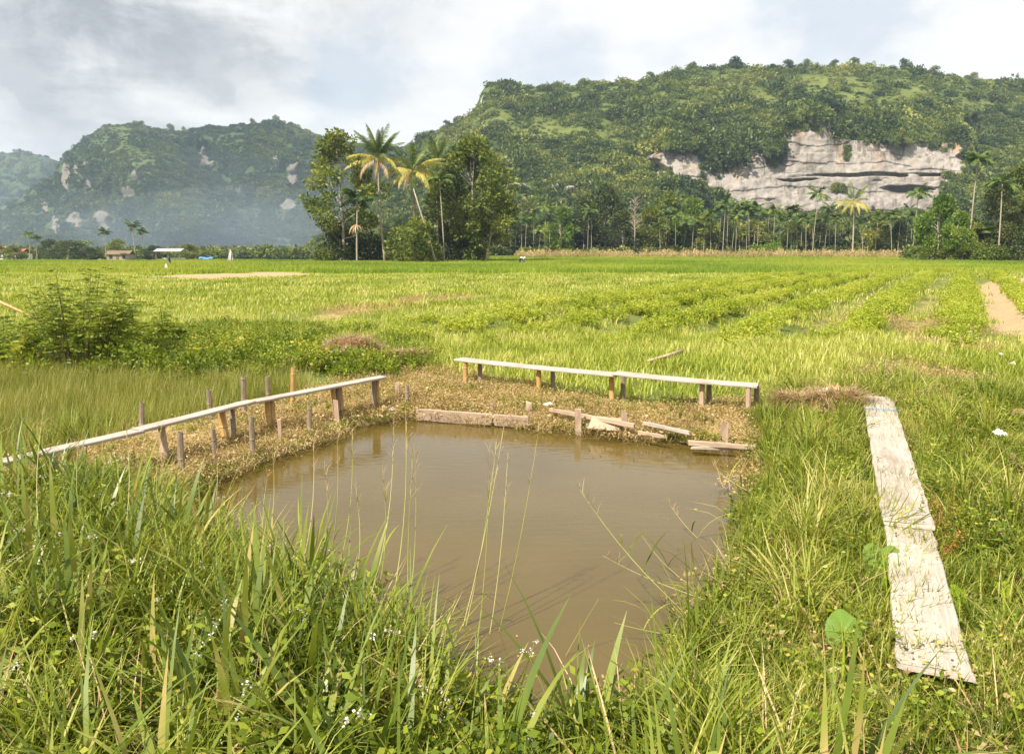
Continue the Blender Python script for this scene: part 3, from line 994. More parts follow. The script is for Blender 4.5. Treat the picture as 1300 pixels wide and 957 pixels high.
def frond_mesh(name, L, bend, width, pairs, mat, droop=0.5, lean0=0.0, leaf_w=0.05, rach=0.025):
    """a pinnate palm leaf growing along +X and bending down; leaflets hang on both sides"""
    mb = MB()
    n = 12
    s = np.linspace(0, 1, n)
    ang = lean0 - bend * s ** 1.4
    dx, dz = np.cos(ang), np.sin(ang)
    x = np.concatenate([[0], np.cumsum(dx[:-1])]) * L / (n - 1)
    z = np.concatenate([[0], np.cumsum(dz[:-1])]) * L / (n - 1)
    mb.add(*tube(np.stack([x, 0 * x, z], 1), np.linspace(rach, rach * 0.2, n), 4, False), rnd=0.6)
    q = np.repeat(np.linspace(0.16, 0.99, pairs), 2)
    side = np.tile([1.0, -1.0], pairs)
    px, pz = np.interp(q, s, x), np.interp(q, s, z)
    a = np.interp(q, s, ang)
    ll = width * np.sin(np.clip(q * 0.93 + 0.12, 0, 1) * PI) ** 0.6 * R.uniform(0.8, 1.1, len(q))
    tang = np.stack([np.cos(a), 0 * a, np.sin(a)], 1)
    d = tang * 0.55 + np.stack([0 * a, side * 0.85, -droop * R.uniform(0.5, 1.3, len(q))], 1)
    d /= np.linalg.norm(d, axis=1)[:, None]
    b = np.stack([px, 0 * px, pz], 1)
    wv = tang * leaf_w
    down = np.array([0, 0, -1.0])
    m1 = b + d * (ll * 0.55)[:, None]
    d2 = d * 0.6 + down * 0.5 * droop
    tip = m1 + d2 * (ll * 0.5)[:, None]
    V = np.stack([b - wv * .5, b + wv * .5, m1 + wv * .6, m1 - wv * .6, tip], 1)
    N = len(q)
    F4 = np.array([0, 1, 2, 3])[None] + 5 * np.arange(N)[:, None]
    F3 = np.array([3, 2, 4, 4])[None] + 5 * np.arange(N)[:, None]
    rn = np.repeat(R.rand(N), 5)
    vv = V.reshape(-1, 3)
    # tip triangle as a narrow quad
    tipb = np.stack([tip - wv * 0.08], 1).reshape(-1, 3)
    allV = np.concatenate([vv, tipb])
    F3 = np.stack([3 + 5 * np.arange(N), 2 + 5 * np.arange(N), 4 + 5 * np.arange(N), 5 * N + np.arange(N)], 1)
    mb.add(allV, np.concatenate([F4, F3]), np.concatenate([rn, R.rand(N)]))
    return mb.data(name, mat)


FR_M = {}
for key, mt in (("g", "frond_green"), ("y", "frond_yellow"), ("d", "frond_dry")):
    for i, (bend, dr) in enumerate(((0.68, 0.40), (1.10, 0.6), (1.6, 0.8))):
        FR_M[key + str(i)] = frond_mesh("coconut_frond", 5.2, bend, 1.0, 40, M[mt], dr + .25, 0.0, 0.075, 0.055)


def trunk_tube(pts, r0, r1, sides=8, rings=0.0):
    pts = np.asarray(pts, float)
    n = max(10, len(pts))
    t = np.linspace(0, len(pts) - 1, n)
    p = np.stack([np.interp(t, np.arange(len(pts)), pts[:, i]) for i in range(3)], 1)
    rad = np.linspace(r0, r1, n)
    rad[0] *= 1.35
    mb = MB()
    mb.add(*tube(p, rad, sides))
    return mb


def coconut(name, label, base, top, bend, plan, bark="bark", r=0.18, fl=1.0, nuts=True, seed=0):
    """plan: list of (frond key, azimuth deg, elevation deg, length factor)"""
    t = thing(name, label, "palm tree", base)
    base, top = np.asarray(base, float), np.asarray(top, float)
    d = top - base
    mid = d * 0.5 + np.array(bend, float)
    pts = [(-0.0 * d) + np.array([0, 0, -0.3]), d * 0.25 + np.array(bend) * 0.7, mid, d * 0.75 + np.array(bend) * 0.7, d]
    link("trunk", trunk_tube(pts, r, r * 0.62).data("coconut_trunk", M[bark], True), t)
    rs = np.random.RandomState(seed)
    for key, az, el, lf in plan:
        az, el = az + rs.uniform(-13, 13), el + rs.uniform(-9, 7)
        o = link("frond", FR_M[key], t, d, None, fl * lf * rs.uniform(.82, 1.12))
        o.rotation_euler = Euler((rs.uniform(-.25, .25), -math.radians(el), math.radians(az)), "XYZ")
    if nuts:
        mb = MB()
        for k in range(7):
            a = k / 7 * 2 * PI
            c = np.array([math.cos(a) * .28, math.sin(a) * .28, -0.25 - 0.12 * (k % 2)])
            zz = np.linspace(-.16, .16, 5)
            mb.add(*tube(c + np.stack([0 * zz, 0 * zz, zz], 1), 0.13 * np.sqrt(np.clip(1 - (zz / .17) ** 2, 0.02, 1)), 6))
        link("coconut_cluster", mb.data("coconut_cluster", M["frond_yellow"], True), t, d)
    return t


def areca_meshes(H, seed, nf=9, fl=1.9, r=0.075, mat="areca", skirt=False, up=0.9):
    st = R.get_state()
    R.seed(500 + seed)
    lean = R.uniform(-.05, .05) * H
    ly = R.uniform(-.04, .04) * H
    pts = [(0, 0, -.3), (lean * .2, ly * .3, H * .35), (lean * .6, ly * .7, H * .7), (lean, ly, H)]
    tr = trunk_tube(pts, r, r * .7, 6)
    tr.add(*tube([(lean, ly, H - .1), (lean, ly, H + .5), (lean, ly, H + .9)], [r * .95, r * 1.1, r * .6], 6))
    cb = MB()
    for k in range(nf):
        az = k * 2.4 + R.uniform(-.3, .3)
        el = R.uniform(0.05, up) if k < nf - 2 else 1.2
        L = fl * R.uniform(.8, 1.15)
        n = 7
        s = np.linspace(0, 1, n)
        ang = el - R.uniform(.9, 1.7) * s ** 1.3
        x = np.concatenate([[0], np.cumsum(np.cos(ang[:-1]))]) * L / (n - 1)
        z = np.concatenate([[0], np.cumsum(np.sin(ang[:-1]))]) * L / (n - 1)
        pairs = 13
        q = np.repeat(np.linspace(.15, .98, pairs), 2)
        side = np.tile([1., -1.], pairs)
        a = np.interp(q, s, ang)
        b = np.stack([np.interp(q, s, x), 0 * q, np.interp(q, s, z)], 1)
        tg = np.stack([np.cos(a), 0 * a, np.sin(a)], 1)
        d = tg * .6 + np.stack([0 * a, side * .8, -R.uniform(.2, .7, len(q))], 1)
        ll = .62 * np.sin(np.clip(q * .8 + .2, 0, 1) * PI) ** .5 * fl / 1.9
        wv = tg * .085 * fl / 1.9
        tip = b + d * ll[:, None]
        V = np.stack([b - wv, b + wv, tip + wv * .4, tip - wv * .4], 1)
        rot = np.array([[math.cos(az), -math.sin(az), 0], [math.sin(az), math.cos(az), 0], [0, 0, 1]])
        V = V.reshape(-1, 3) @ rot.T + np.array([lean, ly, H + .75])
        cb.add(V, np.arange(4)[None] + 4 * np.arange(len(q))[:, None], np.repeat(R.rand(len(q)) * .5 + R.rand() * .5, 4))
    R.set_state(st)
    return tr.data("areca_trunk", M["bark"], True), cb.data("areca_crown", M[mat])


def leaf_ball(name, n, size, mat, sq=0.8, lumps=7, seed=0):
    st = R.get_state()
    R.seed(2000 + seed)
    mb = MB()
    c = R.randn(lumps, 3)
    c = c / np.linalg.norm(c, axis=1)[:, None] * R.uniform(.2, .62, (lumps, 1))
    c[:, 2] = np.abs(c[:, 2]) * sq + 0.1
    crown_clumps(mb, c, R.uniform(.3, .52, lumps), n / lumps, size)
    R.set_state(st)
    return source(name, mb, mat)


# -------- forest on the hills (one mass each)
def hill_forest(name, H, urange, n, size, seed, keep, mat="hill_tree", mass=1.0):
    kinds = [leaf_ball(name + "_crown", 430, .21, M[mat], seed=seed + i) for i in range(5)]
    u = R.uniform(urange[0], urange[1], n)
    t = R.uniform(0.0, 1.0, n)
    v = H.uvs(u, t)
    # even cover per picture area: thin out columns whose hillside is low
    h = (H.foot - H.crest(u))
    k = R.rand(n) < h / h.max()
    u, t, v = u[k], t[k], v[k]
    A = H.attrs(u, v, t)
    k = keep(u, v, t, A)
    u, t, v = u[k], t[k], v[k]
    A = {q: a[k] for q, a in A.items()}
    p = H.point(u, t)
    big = fbm(u * .05, v * .05, seed, 3)
    cls = R.rand(len(u))
    s = size * np.where(cls < .62, R.uniform(.35, .75, len(u)), np.where(cls < .94, R.uniform(.75, 1.15, len(u)), R.uniform(1.2, 1.75, len(u)))) * (0.6 + 0.9 * big) * (1 - 0.55 * A["meadow"])
    sc = np.stack([s, s, s * R.uniform(.8, 1.25, len(u))], 1)
    p[:, 2] -= s * 0.25
    p[:, 1] += s * 0.2
    return scatter(name, kinds, p, None, sc)


hill_forest("hill_forest", RH, (310, 1560), 15000, 5.2, 11,
            lambda u, v, t, A: (A["rock"] < .25) & (R.rand(len(u)) < np.where(A["meadow"] > .5, .9, 1.0)))
hill_forest("mountain_forest", LM, (-60, 730), 14000, 6.4, 31,
            lambda u, v, t, A: (A["rock"] < .42) & (R.rand(len(u)) < np.where(A["meadow"] > .45, .75, 1.0)), "mountain_tree")
hill_forest("ridge_forest", FR, (-300, 290), 5000, 9.5, 51, lambda u, v, t, A: A["rock"] < .42, "mountain_tree")


def cliff_vines():
    """creepers and bushes that hang over the top of the pale cliff and sit on its ledges"""
    kinds = [leaf_ball("hanging_creeper", 260, .28, M["hill_tree"], 1.0, 8, 80 + i) for i in range(4)]
    us, vs, ss, el = [], [], [], []
    for cu, w_, v0, v1, n in ((855, 30, 181, 187, 40), (905, 18, 190, 222, 80), (935, 10, 190, 205, 30), (982, 13, 175, 207, 110), (1078, 22, 165, 178, 60), (1030, 30, 146, 152, 40),
                              (1075, 3.0, 180, 208, 16), (1120, 55, 172, 178, 70), (1200, 20, 175, 186, 40), (1229, 8, 180, 226, 110), (1208, 14, 218, 255, 60), (1020, 30, 158, 162, 14), (1064, 8, 232, 243, 24),
                              (838, 14, 212, 234, 60), (880, 18, 232, 242, 40), (905, 12, 238, 258, 50), (1150, 40, 266, 280, 60), (960, 40, 268, 280, 50), (1075, 40, 262, 280, 60), (868, 25, 181, 185, 30), (655, 22, 228, 236, 30)):
        a = R.uniform(-1, 1, n)
        us.append(cu + w_ * a)
        hang = v0 + (v1 - v0) * R.rand(n) ** 1.3 * (0.4 + 0.6 * fbm((cu + w_ * a) * 0.15, a * 0, 90, 2) / 0.6)
        vs.append(np.minimum(hang, v1 + 2))
        ss.append(R.uniform(1.3, 2.6, n))
    u, v, s = map(np.concatenate, (us, vs, ss))
    t = (RH.foot - v) / (RH.foot - RH.crest(u))
    p = RH.point(u, t)
    p[:, 1] -= s * 0.35
    p[:, 2] -= s * 0.9
    scatter("cliff_creepers", kinds, p, None, np.stack([s * .8, s * .7, s * 1.35], 1))


cliff_vines()


# ------------------------------------------------------------------ grass and herb kinds
def patch_blades(n, rad, L, W, lean, curve, seg=3, sink=0.03):
    a, r = R.rand(n) * 2 * PI, rad * np.sqrt(R.rand(n))
    b = np.stack([r * np.cos(a), r * np.sin(a), np.full(n, -sink)], 1)
    return blades(b, R.rand(n) * 2 * PI, rnd(*L, n), rnd(*W, n), rnd(*lean, n), rnd(*curve, n), seg)


def herb(mb, n_st, rad, H, leaf, per, mat=0, stem_mat=1, aspect=0.55, spread=0.6):
    for _ in range(n_st):
        a, r = R.rand() * 2 * PI, rad * math.sqrt(R.rand())
        b = np.array([r * math.cos(a), r * math.sin(a), -0.03])
        h = H * R.uniform(.55, 1.1)
        lean = R.randn(2) * 0.25 * h
        s = np.linspace(0, 1, 5)
        pts = b + np.stack([lean[0] * s ** 1.5, lean[1] * s ** 1.5, h * s], 1)
        mb.add(*tube(pts, np.linspace(.0035, .0015, 5), 3, False), mat=stem_mat)
        q = np.repeat(np.linspace(.2, 1, max(3, per // 2)), 2)
        lp = np.stack([np.interp(q, s, pts[:, i]) for i in range(3)], 1)
        az = np.arange(len(q)) * 2.3 + R.rand() * 6
        out = np.stack([np.cos(az), np.sin(az), np.full(len(q), .35)], 1)
        V, F, rn = leaves(lp, out, leaf * (1.15 - .5 * q), aspect, .1, .3)
        mb.add(V, F, rn, mat)
    return mb


def kinds_of(name, k, fn, mats):
    out = []
    for i in range(k):
        mb = MB()
        fn(mb)
        out.append(source("%s_%s" % (name, "abcdefgh"[i]), mb, mats))
    return out


K_short = kinds_of("short_grass", 4, lambda m: m.add(*patch_blades(70, .20, (.12, .32), (.005, .010), (0, .5), (.3, 1.3))), [M["lush"]])
K_guinea = kinds_of("guinea_grass", 4, lambda m: m.add(*patch_blades(34, .10, (.40, .85), (.007, .014), (0, .55), (.4, 1.9), 4)), [M["lush"]])
K_reed = kinds_of("broad_reed", 4, lambda m: m.add(*patch_blades(9, .09, (.40, .88), (.014, .040), (0, .45), (.2, 1.7), 5)), [M["reed"]])
K_marsh = kinds_of("marsh_grass", 3, lambda m: m.add(*patch_blades(110, .30, (.22, .48), (.003, .006), (0, .35), (.1, .9))), [M["marsh"]])
K_field = kinds_of("field_grass", 4, lambda m: m.add(*patch_blades(90, .50, (.07, .22), (.010, .022), (0, .6), (.3, 1.2), 2)), [M["field"]])
K_far = kinds_of("far_grass", 3, lambda m: m.add(*patch_blades(90, 1.1, (.10, .26), (.03, .06), (0, .6), (.3, 1.0), 2)), [M["field"]])
K_rice = kinds_of("rice_patch", 3, lambda m: m.add(*patch_blades(200, 1.35, (.34, .55), (.03, .06), (0, .25), (.2, .9), 2)), [M["rice"]])
K_weed = kinds_of("weed", 4, lambda m: herb(m, 5, .14, .34, .064, 16), [M["weed"], M["weed"]])
K_creep = kinds_of("creeper", 4, lambda m: herb(m, 16, .34, .26, .050, 18), [M["weed"], M["weed"]])
K_crop = kinds_of("crop_plant", 4, lambda m: herb(m, 13, .30, .34, .072, 26), [M["crop"], M["crop"]])
K_small = kinds_of("low_leaf", 3, lambda m: herb(m, 12, .22, .09, .030, 10), [M["weed"], M["weed"]])


def litter(m):
    n = 120
    a, r = R.rand(n) * 2 * PI, .30 * np.sqrt(R.rand(n))
    b = np.stack([r * np.cos(a), r * np.sin(a), R.uniform(0.0, .05, n)], 1)
    V, F, q = leaves(b, np.stack([np.cos(a * 3), np.sin(a * 3), R.uniform(-.1, .5, n)], 1), R.uniform(.013, .030, n), .5, .1, .5)
    m.add(V, F, q)
    m.add(*patch_blades(85, .3, (.06, .20), (.0025, .005), (.6, 1.55), (.1, .6), 2))


K_litter = kinds_of("cut_weeds", 4, litter, [M["litter"]])


def flower_herb(m):
    herb(m, 2, .05, .48, .040, 12)
    V = np.concatenate(m.V)
    top = V[np.argmax(V[:, 2])]
    for k in range(3):
        c = top + R.randn(3) * [.022, .022, .014]
        V, F, q = leaves(c + R.randn(9, 3) * .006, R.randn(9, 3) + [0, 0, .6], .0085, .8, 0, .3)
        m.add(V, F, q, 2)


K_flower = kinds_of("white_weed", 4, flower_herb, [M["weed"], M["weed"], M["white_flower"]])


def dead_bits(m):
    m.add(*patch_blades(12, .12, (.25, .6), (.004, .009), (.2, 1.3), (.2, 1.5), 4))


K_dead = kinds_of("dry_stems", 3, dead_bits, [M["straw"]])


def place(name, kinds, x, y, smin, smax, tilt=0.0, dz=0.0, zs=None):
    n = len(x)
    s = R.uniform(smin, smax, n)
    sc = np.stack([s, s, s * (1 if zs is None else zs)], 1)
    return scatter(name, kinds, on_ground(x, y, dz), None, sc, R.randn(n) * tilt if tilt else None)


def away(x, y, poly, d):
    return sdpoly(x, y, poly) < -d


# plank on the right, needed to keep tall grass off it
RP = [G(1097, 502, .16), G(1131, 502, .16), G(1172, 655, .16), G(1150, 655, .16)]
WALK = [tuple(G(*q, .14)) for q in ((1096, 500), (1134, 500), (1178, 650), (1236, 858), (1140, 858), (1128, 660))]

# --- near bank, in front of the pond
NEAR = [(-7.5, 1.8), (-7.2, 4.4), (-5.6, 5.2), (-4.2, 6.1), (-3.2, 6.2), (-2.6, 5.65), (-1.85, 5.0), (-1.1, 4.4), (-.45, 3.72), (.0, 3.35), (.55, 3.12), (1.0, 3.2), (1.3, 3.0), (1.1, 1.8)]
low = lambda x, y: (x < -.35) | (R.rand(len(x)) < .25)
nearok = lambda x, y: away(x, y, POND, -.06) & away(x, y, WALK, .02)
x, y = sample(NEAR, 26); k = nearok(x, y) & low(x, y); place("near_bank_grass", K_guinea, x[k], y[k], .45, .88, .3)
x, y = sample(NEAR, 21); k = nearok(x, y) & low(x, y); place("near_bank_reeds", K_reed, x[k], y[k], .55, 1.08, .14)
x, y = sample(NEAR, 40); k = nearok(x, y); k &= low(x, y) | (y < 3.0); place("near_bank_weeds", K_weed, x[k], y[k], .55, 1.2, .1)
x, y = sample(NEAR, 40); k = nearok(x, y) & (x > -.6); place("near_bank_short_grass", K_short, x[k], y[k], .6, 1.1, .2)
x, y = sample(NEAR, 5); k = nearok(x, y) & (x < .3); place("white_flowering_weeds", K_flower, x[k], y[k], .7, 1.3, .15)
x, y = sample(NEAR, 13); k = nearok(x, y) & low(x, y); place("withered_stems", K_dead, x[k], y[k], .7, 1.25, .3)

# --- right bank
RB = [tuple(G(*q)) for q in ((960, 520), (985, 575), (955, 640), (945, 700), (890, 780), (835, 870), (820, 960), (820, 1060), (2100, 1060), (2100, 560), (1700, 520), (1150, 490), (1010, 490))]
_b = G(1050, 524)
rbok = lambda x, y: away(x, y, POND, -.10) & away(x, y, WALK, .10) & (np.hypot((x - _b[0] + .1) / 1.1, (y - _b[1] + .2) / .8) > .62)
TARO = [G(1124, 745), G(1078, 850), G(1215, 770), G(1275, 765), G(1252, 602), G(1200, 700)]
lowcut = lambda x, y: np.all([np.hypot(x - t_[0], (y - t_[1] + .16) * .6) > .17 for t_ in TARO], axis=0) & (sdpoly(x, y, SOIL[1]) < R.uniform(-.1, .5, len(x)))
edge = lambda x, y: sst(1.0, 0.15, -sdpoly(x, y, POND))
x, y = sample(RB, 26); k = rbok(x, y) & (R.rand(len(x)) < .14 + .86 * edge(x, y)) & (y > 2.2) & lowcut(x, y); place("right_bank_tall_grass", K_guinea, x[k], y[k], .45, .95, .28)
x, y = sample(RB, 62); k = rbok(x, y) & lowcut(x, y); place("right_bank_short_grass", K_short, x[k], y[k], .5, 1.0, .2)
x, y = sample(RB, 40); k = rbok(x, y) & lowcut(x, y); place("right_bank_weeds", K_weed, x[k], y[k], .35, .75, .15)
bx, by = [], []
for (ua, va), (ub, vb) in (((1097, 503), (1146, 700)), ((1128, 640), (1142, 858)), ((1133, 503), (1180, 660)), ((1176, 650), (1236, 858))):
    t_ = R.rand(34)
    a_, b_ = G(ua, va, .1), G(ub, vb, .1)
    p_ = a_ + (b_ - a_) * t_[:, None]
    bx.append(p_[:, 0] + R.uniform(-.06, .06, 34)); by.append(p_[:, 1] + R.uniform(-.06, .06, 34))
bx, by = np.concatenate(bx), np.concatenate(by)
place("walkway_edge_grass", K_short + [], bx, by, .5, .95, .3)
x, y = sample([tuple(G(*q)) for q in ((1130, 830), (1250, 830), (1262, 890), (1128, 890))], 90); place("walkway_end_grass", kinds_of("walkway_end_herb", 2, lambda m: (herb(m, 3, .1, .3, .05, 12, 0, 0), m.add(*patch_blades(20, .12, (.12, .3), (.005, .01), (0, .6), (.3, 1.4)))), [M["lush"]]), x, y, .5, .9, .2)
x, y = sample(RB, 34); k = rbok(x, y); place("right_bank_low_leaves", K_small, x[k], y[k], .8, 1.6, .1)
x, y = sample(RB, 10); k = rbok(x, y) & lowcut(x, y) & (fbm(x * .9, y * .9, 88, 3) > .5); place("right_bank_cut_weeds", K_litter, x[k], y[k], .9, 1.6, .1, .03)
x, y = sample(RB, 7); k = rbok(x, y) & lowcut(x, y); place("right_bank_dry_stems", K_dead, x[k], y[k], .6, 1.0, .2)

# --- cut weeds on the banks
for nm, poly, dens in (("far_bank_cut_weeds", BANK, 24), ("left_bank_cut_weeds", LBANK, 22)):
    x, y = sample(poly, dens)
    k = away(x, y, POND, .02) & away(x, y, MARSH, -.05)
    place(nm, K_litter, x[k], y[k], .8, 1.5, .05, .01)
    x, y = sample(poly, 10)
    k = away(x, y, POND, .02) & away(x, y, MARSH, -.05)
    place(nm.replace("cut_weeds", "low_leaves"), K_small, x[k], y[k], .7, 1.4, .1)
BANDX, BANDY = sample([(-4.2, 5.6), (-4.2, 12), (3.2, 12), (3.2, 9), (0, 9), (-2.0, 6.0)], 34)
sdb = sdpoly(BANDX, BANDY, POND)
k = (sdb < -.03) & (sdb > -.62) & (BANDX - .28 * (BANDY - 9.5) < 2.2) & (BANDY > 6.3)
place("water_side_cut_weeds", K_litter, BANDX[k], BANDY[k], .8, 1.4, .05, .01)
# leafy fringe along the water line
n = 620
i = R.randint(0, len(POND), n)
f = R.rand(n)
pp = np.array(POND)
e = pp[i] * (1 - f[:, None]) + pp[(i + 1) % len(pp)] * f[:, None]
cen = pp.mean(0)
e = e + (e - cen) / np.linalg.norm(e - cen, axis=1)[:, None] * R.uniform(-.03, .16, n)[:, None]
k = e[:, 1] > 6
bundle = G(1050, 522)
place("water_edge_leaves", K_small, e[k, 0], e[k, 1], .35, .8, .2)

x, y = sample([(-4.7, 5.0), (-3.2, 5.2), (-2.95, 6.4), (-3.25, 7.0), (-4.4, 6.3)], 13); k = away(x, y, POND, .05); place("left_corner_grass", K_guinea, x[k], y[k], .35, .7, .3)
x, y = sample([(-4.7, 5.0), (-3.0, 5.2), (-2.9, 6.4), (-3.2, 7.0), (-4.4, 6.3)], 26); k = away(x, y, POND, .05); place("left_corner_weeds", K_weed, x[k], y[k], .4, .8, .2)

n = 260
e0 = np.array([G(u_, v_, 0) for u_, v_ in ((222, 640), (215, 660), (295, 705), (400, 758), (520, 822))])
t_ = R.rand(n) * 4
i_ = t_.astype(int)
e_ = e0[i_] + (e0[i_ + 1] - e0[i_]) * (t_ - i_)[:, None]
off_ = (e_ - np.array([-.3, 7.2])) / np.linalg.norm(e_ - np.array([-.3, 7.2]), axis=1)[:, None]
e_ = e_ + off_ * R.uniform(.02, .75, n)[:, None]
e_ = e_[sdpoly(e_[:, 0], e_[:, 1], POND) < -.02]
h_ = len(e_) // 5
place("pond_edge_grass", K_guinea, e_[:3 * h_, 0], e_[:3 * h_, 1], .45, .85, .3)
place("pond_edge_reeds", K_reed, e_[3 * h_:4 * h_, 0], e_[3 * h_:4 * h_, 1], .5, .95, .15)
place("pond_edge_weeds", K_weed, e_[4 * h_:, 0], e_[4 * h_:, 1], .6, 1.1, .1)

n = 170
i_ = R.randint(0, len(POND), n)
f_ = R.rand(n)[:, None]
pp_ = np.array(POND)
e_ = pp_[i_] * (1 - f_) + pp_[(i_ + 1) % len(pp_)] * f_
e_ = e_ + (pp_.mean(0) - e_) * (R.rand(n) ** 2.2 * .30)[:, None] + R.randn(n, 2) * .04
e_ = e_[sdpoly(e_[:, 0], e_[:, 1], POND) > .03]
mb = MB()
V, F, q = leaves(np.c_[e_, np.full(len(e_), WATER_Z + .004)], np.c_[R.randn(len(e_), 2), np.zeros(len(e_))], R.uniform(.014, .036, len(e_)), .5, 0, 0)
mb.add(V, F, q)
tag(link("floating_leaves", mb.data("floating_leaves", M["litter"])), kind="stuff")

# --- marsh
x, y = sample(MARSH, 16); k = sdpoly(x, y, MARSH) > .1; place("marsh_grass", K_marsh, x[k], y[k], .8, 1.3, .1)
x, y = sample([(-6.2, 4.2), (-5.4, 6.0), (-4.5, 7.4), (-3.6, 9.3), (-4.4, 9.6), (-6.0, 7.6), (-8, 5)], 7); place("marsh_edge_grass", K_guinea, x, y, .5, .9, .15)

# --- hedge of creepers between marsh and field, and round the straw heap
HEDGE = [tuple(G(*q)) for q in ((-150, 440), (0, 436), (180, 432), (300, 440), (420, 448), (490, 458), (500, 478), (440, 476), (390, 470), (330, 476), (250, 484), (180, 476), (60, 466), (-150, 462))]
HEAP = G(447, 454)
clear = lambda x, y: (np.hypot(x - HEAP[0] * .985, y - HEAP[1] + .2) > .95)
x, y = sample(HEDGE, 13); k = clear(x, y); x, y = x[k], y[k]; place("bank_creepers", K_creep, x, y, .8, 1.75, .1)
x, y = sample(HEDGE, 7); k = clear(x, y); x, y = x[k], y[k]; place("bank_weeds", K_weed, x, y, .8, 1.5, .1)
FRINGE = [tuple(G(*q)) for q in ((170, 420), (300, 410), (470, 420), (560, 440), (580, 470), (500, 462), (420, 450), (300, 442), (180, 436))]
x, y = sample(FRINGE, 9); k = clear(x, y); x, y = x[k], y[k]; place("field_edge_creepers", K_creep, x, y, .6, 1.1, .1)

# --- the field, thinner with distance
FIELD = [tuple(G(*q)) for q in ((-200, 455), (0, 440), (180, 436), (330, 446), (470, 452), (600, 476), (700, 494), (800, 508), (960, 505), (1020, 495), (1160, 492), (1400, 560), (1400, 372), (-200, 372))]
DRYP = [(*G(1155, 468), .9), (*G(1120, 478), .7), (*G(1165, 415), 1.5), (*G(1215, 440), .9), (*G(1240, 480), .7), (*G(1190, 455), .5), (*G(470, 392), 1.8), (*G(560, 380), 1.6)]
undry = lambda x, y: np.all([np.hypot((x - a) , (y - b) * .6) / r > R.uniform(.5, 1.2, len(x)) for a, b, r in DRYP], axis=0)
soilfree = lambda x, y: np.all([sdpoly(x, y, p) < R.uniform(-.3, .5, len(x)) for p in SOIL], axis=0) & (sdpoly(x, y, PATH) < R.uniform(-.6, .8, len(x)))
x, y = sample(FIELD, 5.5)
k = soilfree(x, y) & (R.rand(len(x)) < sst(46, 12, y) * 1.1) & undry(x, y)
cm, q = crop_mask(x, y)
k &= (cm < .3) | ((np.cos(q * 2 * PI / 2.1) > -.3) & (R.rand(len(x)) < .55))
place("field_grass", K_field, x[k], y[k], .7, 1.35, .1)
x, y = sample([(-9, 11), (-6, 14), (9, 12), (12, 9.5), (13, 15), (4, 19), (-9, 19)], 14)
k = undry(x, y) & (sdpoly(x, y, SOIL[1]) < 0) & away(x, y, BANK, .1) & away(x, y, HEDGE, .1) & away(x, y, MARSH, .2) & away(x, y, WALK, .1) & away(x, y, POND, .5)
K_edge = kinds_of("edge_grass", 4, lambda m: m.add(*patch_blades(70, .22, (.08, .24), (.006, .012), (0, .6), (.3, 1.3))), [M["field"]])
place("field_edge_grass", K_edge, x[k], y[k], .8, 1.5, .1)
for a, b, r in ():
    pass
xs, ys = [], []
for a, b, r in DRYP:
    n = int(26 * r * r)
    th, q = R.rand(n) * 2 * PI, np.sqrt(R.rand(n)) * r
    xs.append(a + q * np.cos(th)); ys.append(b + q * np.sin(th) * 1.6)
place("dry_patches", K_litter, np.concatenate(xs), np.concatenate(ys), 1.0, 1.8, .1, .01)
FAR = [(-60, 26), (60, 26), (95, 66), (-95, 66)]
x, y = sample(FAR, 1.0)
k = soilfree(x, y) & (np.abs(x) < .75 * y + 3)
cm, q = crop_mask(x, y)
k &= (cm < .3) | ((np.cos(q * 2 * PI / 2.1) > .2) & (R.rand(len(x)) < .4))
place("distant_field_grass", K_far, x[k], y[k], .7, 1.2, .05)

xf, yf = sample([(-14, 16), (20, 16), (52, 62), (12, 62)], 1.6)
cf, qf = crop_mask(xf, yf)
kf = (cf > .2) & (np.cos(qf * 2 * PI / 2.1) < .2) & (R.rand(len(xf)) < .75) & soilfree(xf, yf)
place("furrow_grass", K_field, xf[kf], yf[kf], .4, .75, .1)

# --- crop plants on the raised beds
x, y = sample([(-14, 16), (20, 16), (52, 62), (12, 62)], 11)
cm, q = crop_mask(x, y)
ph = np.cos(q * 2 * PI / 2.1)
dens = sst(.3, .8, ph) * cm * sst(4, 2, q) * (0.6 + 0.5 * fbm(x * .15, y * .15, 7))
k = R.rand(len(x)) < dens
place("leafy_crop", K_crop, x[k], y[k], .6, 1.15, .08)

# --- rice beyond the field
RICE = [(-150, 66), (150, 66), (190, 121), (-260, 131), (-200, 100)]
x, y = sample(RICE, .42)
k = (np.abs(x) < .72 * y + 6)
gapy = lambda yy, w_: np.abs(y - yy - 0.02 * x) > w_
k &= gapy(71, .5) & gapy(80, .4) & gapy(96, .5) & (sdpoly(x, y, SOIL[2]) < -.3)
place("rice", K_rice, x[k], y[k], .85, 1.2)
x, y = sample([(-20, 122), (150, 122), (165, 132), (150, 175), (0, 195)], .2)
place("distant_rice", K_rice, x, y, 1.1, 1.5)


# --- strip of dry maize in front of the trees
def maize(m):
    for k in range(5):
        a = R.randn(2) * .35
        h = R.uniform(1.3, 2.1)
        m.add(*tube([(a[0], a[1], -.1), (a[0] + R.randn() * .06, a[1], h * .6), (a[0] + R.randn() * .12, a[1], h)], [.025, .02, .01], 4, False))
        n = 7
        zz = R.uniform(.3, h * .95, n)
        V, F, q = blades(np.stack([np.full(n, a[0]), np.full(n, a[1]), zz], 1), R.rand(n) * 2 * PI, rnd(.4, .8, n), rnd(.06, .1, n), rnd(.4, .9, n), rnd(.9, 1.9, n), 3)
        m.add(V, F, q)


